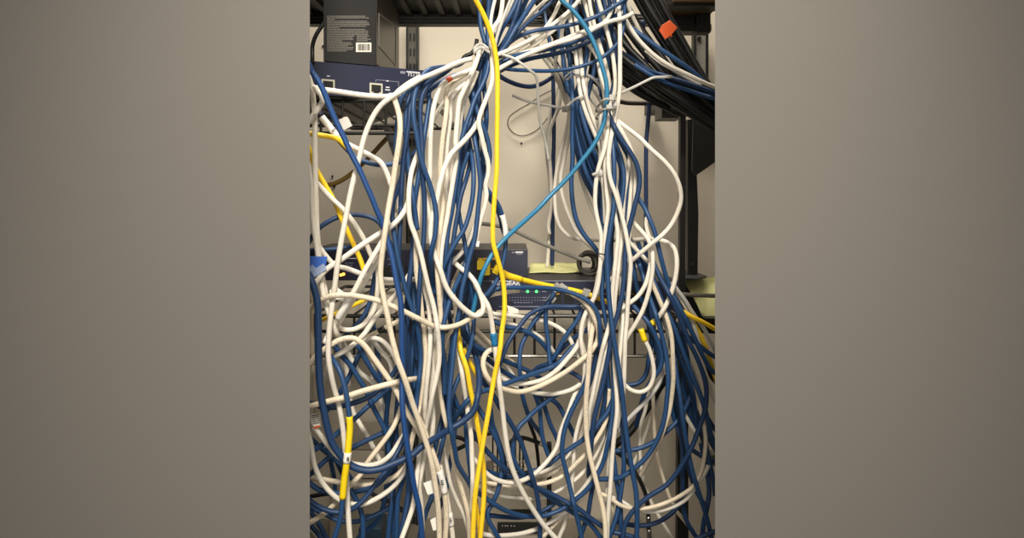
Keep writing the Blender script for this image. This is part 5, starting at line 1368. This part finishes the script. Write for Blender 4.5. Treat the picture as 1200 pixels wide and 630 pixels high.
tail('tail', [(722, 112, dd - 0.004), (730, 108, dd - 0.002), (745, 101, dd), (758, 94.5, dd), (766, 91, dd), (777, 90.3, dd), (788, 90, dd)], t)
t = thing('zip_tie', 'clear zip tie with two heads just below the one pointing right', 'zip tie', 'clear zip ties')
band('strap', [(700.5, 135), (704, 131), (709, 128.5), (716, 127), (722, 126)], t, back_D=0.07)
head(t, 714, 125, 7, 5); head(t, 720.5, 121, 6, 7)
t = thing('zip_tie', 'small white zip tie head showing on the right bundle level with the teal cable', 'zip tie', 'clear zip ties')
bm = bmesh.new(); dq = front_depth(704, 203, 3) - 0.003
bmesh.ops.create_uvsphere(bm, u_segments=14, v_segments=10, radius=0.0042, matrix=Matrix.Translation(P(704, 203, dq)) @ Matrix.Diagonal((0.8, 0.7, 1.1, 1)))
from_bm('tie_head', bm, M['tie'], t, smooth=True)
band('strap', [(700, 203), (697, 203.5), (694, 205)], t)
o = thing('twist_tie', 'thin black twist tie round white cables of the right bundle near the coiled cord', 'twist tie')
pts = [P(x, y, front_depth(x, y, 3) - 0.0016) for x, y in ((698.5, 297.5), (702, 297), (705, 297.4), (709, 298.6))]
tube('wire', np.array([tuple(p) for p in pts]), 0.0008, M['black'], o, sides=6)

# orange tape flag on the black bunch
dd = front_depth(783, 35, 9) - 0.002
t = thing('tape_flag', 'orange tape flag wrapped round the black cable bunch at upper right', 'tape flag')
sheet('flag', [(772.6, 36, dd), (776, 30, dd - 0.002), (785.3, 24, dd), (794.2, 32.2, dd + 0.002), (787.5, 40, dd + 0.001), (779.8, 46.2, dd)], 0.0012, M['orange'], t, 0.0003)
sheet('flag_tip', [(783, 43, dd + 0.002), (787.5, 40, dd + 0.002), (788, 42.5, dd + 0.003), (785, 44.5, dd + 0.003)], 0.001, M['orange'], t)

# black hook tape left of the neck
# sleeves, labels and plugs: parts of their cables
sleeve('LB11', 'heat_shrink_sleeve', (409.5, 489), (401.5, 583), M['yellow'], 0.0007, 'yellow sleeve')
sl = sleeve('LB11', 'wrap_label', (407.5, 530.5), (406, 543), M['paper'], 0.0011, 'white wrap label')
def letter_on(code, text, px, py, hpx, turn_deg, out=0.0022, m='darkletter', name='label_letter'):
    i, c = along(code, px, py); p = c['pts'][i]; D = p[1] - c['r'] - out
    q = P(px, py, D); size = hpx*1.42*D/F
    o = lettering(name, text, size, Vector((0, 0, 0)), M[m], CABLE_OBJ.get(code), align='CENTER')
    o.data.transform(Matrix.Translation(Vector((0, 0, -0.5*hpx*D/F))))
    o.data.transform(Matrix.Translation(q) @ Matrix.Rotation(math.radians(turn_deg), 4, 'Y'))
    return o
letter_on('LB11', '8', 407.6, 537.5, 5, 0)
sleeve('C19', 'tape_sleeve', (577.6, 389), (579.8, 404), M['tealtape'], 0.0007, 'teal tape sleeve')
sleeve('CB4', 'wrap_label', (588.6, 252), (592.6, 279), M['white'], 0.0005, 'pale wrap label')
sleeve('L7', 'heat_shrink_sleeve', (377, 137), (397, 160), M['white'], 0.0008, 'white sleeve')
sleeve('L7', 'boot', (371, 128.5), (377, 137), M['navy box'], 0.001, 'navy boot')
letter_on('L7', 'E', 391.5, 152, 5, 55)
letter_on('L1b', 'S', 368.3, 134.5, 3.6, 40, 0.0016)
sleeve('C14', 'heat_shrink_sleeve', (511, 553), (518.6, 578), M['white'], 0.0006, 'white sleeve')
letter_on('C14', 'S', 518.2, 565, 6.2, -4, 0.0032)
sleeve('C15', 'heat_shrink_sleeve', (522.5, 600), (529.5, 617), M['white'], 0.0005, 'white sleeve')
letter_on('C15', 'S', 528.2, 609, 5.0, -4, 0.0030)
sleeve('L9', 'heat_shrink_sleeve', (413, 346), (396, 371.5), M['white'], 0.0007, 'white sleeve')
sleeve('L17', 'tape_band', (445.5, 387.5), (449, 385.5), M['black'], 0.0004, 'black tape band')
sleeve('R5', 'boot', (768, 375), (760, 382.5), M['yellow'], 0.0008, 'yellow boot')
sleeve('R20', 'boot', (750, 384), (755.3, 399), M['yellow'], 0.0009, 'yellow boot')
sleeve('C3', 'tape_band', (524, 94.5), (528, 91.5), M['orange'], 0.0004, 'orange tape band')
for code, px, py, tdeg in (('R18', 724, 140.5, -50), ('RW2', 721, 90, 0), ('C6', 574, 105, 20), ('L2', 534, 79, -25), ('R10', 714.6, 181, 5), ('R3', 652, 133, 30)):
    letter_on(code, ':', px, py, 3.2, tdeg, 0.0008, name='printed_mark')

def plug(code, at_start, length, w, m, name='plug', boot=None, tab=True):
    """an RJ45 plug on the end of a cable, with its latch; boot = material of a tapered boot"""
    if code not in CABLE_OBJ: return
    c = cables[codes.index(code)]; pts = c['pts'] if at_start else c['pts'][::-1]
    p = Vector(pts[0]); d = (Vector(pts[0]) - Vector(pts[4])).normalized()
    up = Vector((0, -1, 0)); up = (up - d*up.dot(d)).normalized(); sd = d.cross(up)
    bm = bmesh.new()
    def blk(s0, s1, w0, h0, z0=0.0):
        c4 = lambda s: [p + d*s + sd*a*w0/2 + up*(b*h0/2 + z0) for a, b in ((-1, 1), (1, 1), (1, -1), (-1, -1))]
        hexa(bm, c4(s0) + c4(s1))
    blk(0, length, w, w*0.66)
    pl_ = from_bm(name, bm, m, CABLE_OBJ[code], bevel=0.0003)
    if tab:
        bm = bmesh.new(); blk(-0.002, length*0.8, w*0.3, 0.0009, w*0.33 + 0.0012); from_bm('latch', bm, m, pl_)
    if boot is not None:
        n = min(len(pts)-1, 9)
        q = np.array(pts[:n+1]); rr = np.linspace(w*0.46, c['r']*1.15, n+1)
        tube('boot', q, rr, boot, CABLE_OBJ[code], sides=12)
plug('LB1', True, 0.009, 0.0085, M['white'], boot=M['V'])
plug('C6', False, 0.006, 0.0078, M['white'])
plug('L26', True, 0.004, 0.009, M['clear'])
plug('C20', True, 0.010, 0.0085, M['clear']); plug('CB15', True, 0.009, 0.0085, M['clear']); plug('CB17', True, 0.008, 0.0085, M['clear'])
plug('CB16', True, 0.008, 0.0085, M['clear']); plug('CB18', True, 0.008, 0.0085, M['clear'])
plug('Y2', True, 0.008, 0.0095, M['yellow'], boot=M['Y'])
plug('L17', False, 0.01, 0.009, M['white'])

# printed barcode sleeve on the plug at the left edge
dd = front_depth(369, 493, 5) - 0.001
if 'L26' in CABLE_OBJ:
    o = sheet('printed_label', [(363.5, 486, dd), (373.5, 484, dd), (375.5, 500, dd), (366, 503, dd)], 0.0025, M['paper'], CABLE_OBJ['L26'], 0.0003)
    o['label'] = 'white label printed with stripes'
    bm = bmesh.new()
    for k in range(5):
        y0 = 486.6 + 2.3*k; x0 = 364.6 + 0.3*k
        quad_sheet(bm, [P(x0, y0, dd - 0.0004), P(x0 + 9, y0 - 1.6, dd - 0.0004), P(x0 + 9.1, y0 - 0.7, dd - 0.0004), P(x0 + 0.1, y0 + 0.9, dd - 0.0004)], 0.0002)
    from_bm('printed_stripes', bm, M['darkletter'], o)
    sheet('orange_stripe', [(367, 500, dd - 0.0004), (374.6, 498, dd - 0.0004), (375, 500, dd - 0.0004), (367.3, 502, dd - 0.0004)], 0.0002, M['orange'], o)

# yellow plugs in the router's sockets
for (x, y, w_, lab) in ((563.5, 311, 9, 'yellow network plug in the black box, left of the long yellow cable'), (570, 317.5, 8, 'yellow network plug tilted in the black box, under the teal cable')):
    D = DS - 0.003 - 0.02
    t = thing('network_plug', lab, 'network plug', 'yellow network plugs')
    bm = bmesh.new(); pxbox(bm, x - w_/2, y - 5, x + w_/2, y + 5, D, 0.017); from_bm('body', bm, M['yellow'], t, bevel=0.0006)
    bm = bmesh.new(); pxbox(bm, x - w_/5, y - 7.4, x + w_/5, y - 5.2, D, 0.012); from_bm('latch', bm, M['yellow'], t)

# flags and tags
def flag(name, pts, th, m, label, cat, D, group=None):
    o = sheet(name, [(x, y, D) for x, y in pts], th, m, None, 0.0002); return tag(o, label, cat, group)
flag('label_flag', [(396.7, 140), (401, 138.8), (402.5, 137), (407, 136.7), (412.6, 147.3), (402.7, 152.7)], 0.004, M['white'], 'white plastic flag by the bright blue cable on the upper wire shelf', 'label flag', 0.8215)
D = front_depth(392, 344, 6) + 0.012
flag('paper_label', [(386, 340), (393.5, 335.3), (405.5, 344.3), (401.5, 353.5), (394, 350), (387, 352)], 0.0008, M['paper'], 'white paper label tucked behind white cables under the orange light', 'paper label', D)
D = min(front_depth(368, 308, 6), front_depth(376, 306, 6)) - 0.002
t = thing('cable_tag', 'blue paper tag with cloudy sticky tape at the left edge', 'cable tag')
sheet('tag', [(352, 300, D), (383.6, 300.5, D), (381, 313, D), (371, 322, D), (352, 323, D)], 0.0008, M['bluetag'], t, 0.0002)
sheet('sticky_tape', [(361, 315, D - 0.0006), (366, 309.5, D - 0.0006), (370, 314, D - 0.0006), (379, 308.5, D - 0.0012), (383, 315, D - 0.0012), (374, 322, D - 0.0006), (363, 327, D - 0.0006)], 0.0004, M['tape'], t)
G = 'paper flags on the white cables'
D = max(0.66, float(cables[codes.index('L3')]['d0'].mean()) + 0.0085)
flag('label_flag', [(496, 566), (505, 562.5), (509, 563), (511, 577), (501, 579.6)], 0.0006, M['paper'], 'upper of two cream paper flags left of the letter S sleeves', 'label flag', D + 0.012, G)
flag('label_flag', [(504, 609), (508.5, 606.5), (514, 604.5), (516, 620), (507.5, 621.6)], 0.0006, M['paper'], 'lower of two cream paper flags left of the letter S sleeves', 'label flag', D + 0.012, G)
o = flag('label_flag', [(562.5, 584.5), (573.5, 579.5), (577.4, 588), (570, 593)], 0.0006, M['paper'], 'cream paper flag behind the right one of the crossed yellow cables', 'label flag', 0.80, G)
sheet('printed_mark', [(563.6, 585.2, 0.7992), (565.6, 584.2, 0.7992), (566.2, 586.6, 0.7992), (564.4, 587.4, 0.7992)], 0.0003, M['darkletter'], o)
o = flag('label_flag', [(594, 357.5), (600, 359.4), (607.6, 362.6), (607.8, 367), (596, 367.6)], 0.0012, M['paper'], 'white paper flag just right of the long yellow cable under the switch name', 'label flag', 0.815, G)

# chrome couplings of the hanging black cord
if 'K7' in CABLE_OBJ:
    for a_, b_ in (((759.6, 604), (760.4, 615)), ((760.6, 619), (761, 630))):
        sleeve('K7', 'coupling', a_, b_, M['chrome'], 0.0006, 'chrome coupling')
if 'K5' in CABLE_OBJ: sleeve('K5', 'cord_tip', (634, 519), (638, 521), M['beige'], 0.0005, 'pale tip')

# ------------------------------------------------------------------ light, camera, picture
def area(name, loc, target, sx, sy, watts, rgb):
    L = bpy.data.lights.new(name, 'AREA'); L.shape = 'RECTANGLE'; L.size = sx; L.size_y = sy; L.energy = watts; L.color = rgb
    o = bpy.data.objects.new(name, L); COL.objects.link(o); o.location = loc
    o.rotation_euler = (Vector(target) - Vector(loc)).to_track_quat('-Z', 'Y').to_euler(); return o
L = bpy.data.lights.new('ceiling_spot', 'SPOT'); L.energy = 92; L.color = (1.0, 0.93, 0.82); L.spot_size = math.radians(46); L.spot_blend = 1.0; L.shadow_soft_size = 0.16
o = bpy.data.objects.new('ceiling_spot', L); COL.objects.link(o); o.location = (0.04, -0.45, 2.45)
o.rotation_euler = (Vector((0.0, 0.7, 1.40)) - o.location).to_track_quat('-Z', 'Y').to_euler()
area('room_fill', (0.1, -1.7, 1.5), (0, 1.0, 1.25), 2.2, 0.8, 13, (1.0, 0.94, 0.86))  # added frontal fill, no known lamp behind the camera
area('closet_fill', (0.0, 0.93, 2.5), (0.0, 1.0, 1.2), 0.8, 0.2, 9, (1.0, 0.94, 0.85))  # added to brighten the back wall from above, no fixture known
w = bpy.data.worlds.new('room_glow'); S.world = w; w.use_nodes = True
bg = w.node_tree.nodes['Background']; bg.inputs['Color'].default_value = (1.0, 0.94, 0.85, 1); bg.inputs['Strength'].default_value = 0.10

cam = bpy.data.cameras.new('camera'); co = bpy.data.objects.new('camera', cam); COL.objects.link(co)
co.location = (0, 0, CAMZ); co.rotation_euler = (math.pi/2, 0, 0)
cam.sensor_fit = 'HORIZONTAL'; cam.sensor_width = 36.0; cam.lens = 24.0
cam.shift_y = -(315 - CY)/1200.0; cam.clip_start = 0.01
S.camera = co
vs = S.view_settings
vs.view_transform = 'Standard'; vs.look = 'None'; vs.gamma = 1.0; vs.exposure = 0.76
vs.use_curve_mapping = False
S.display_settings.display_device = 'sRGB'
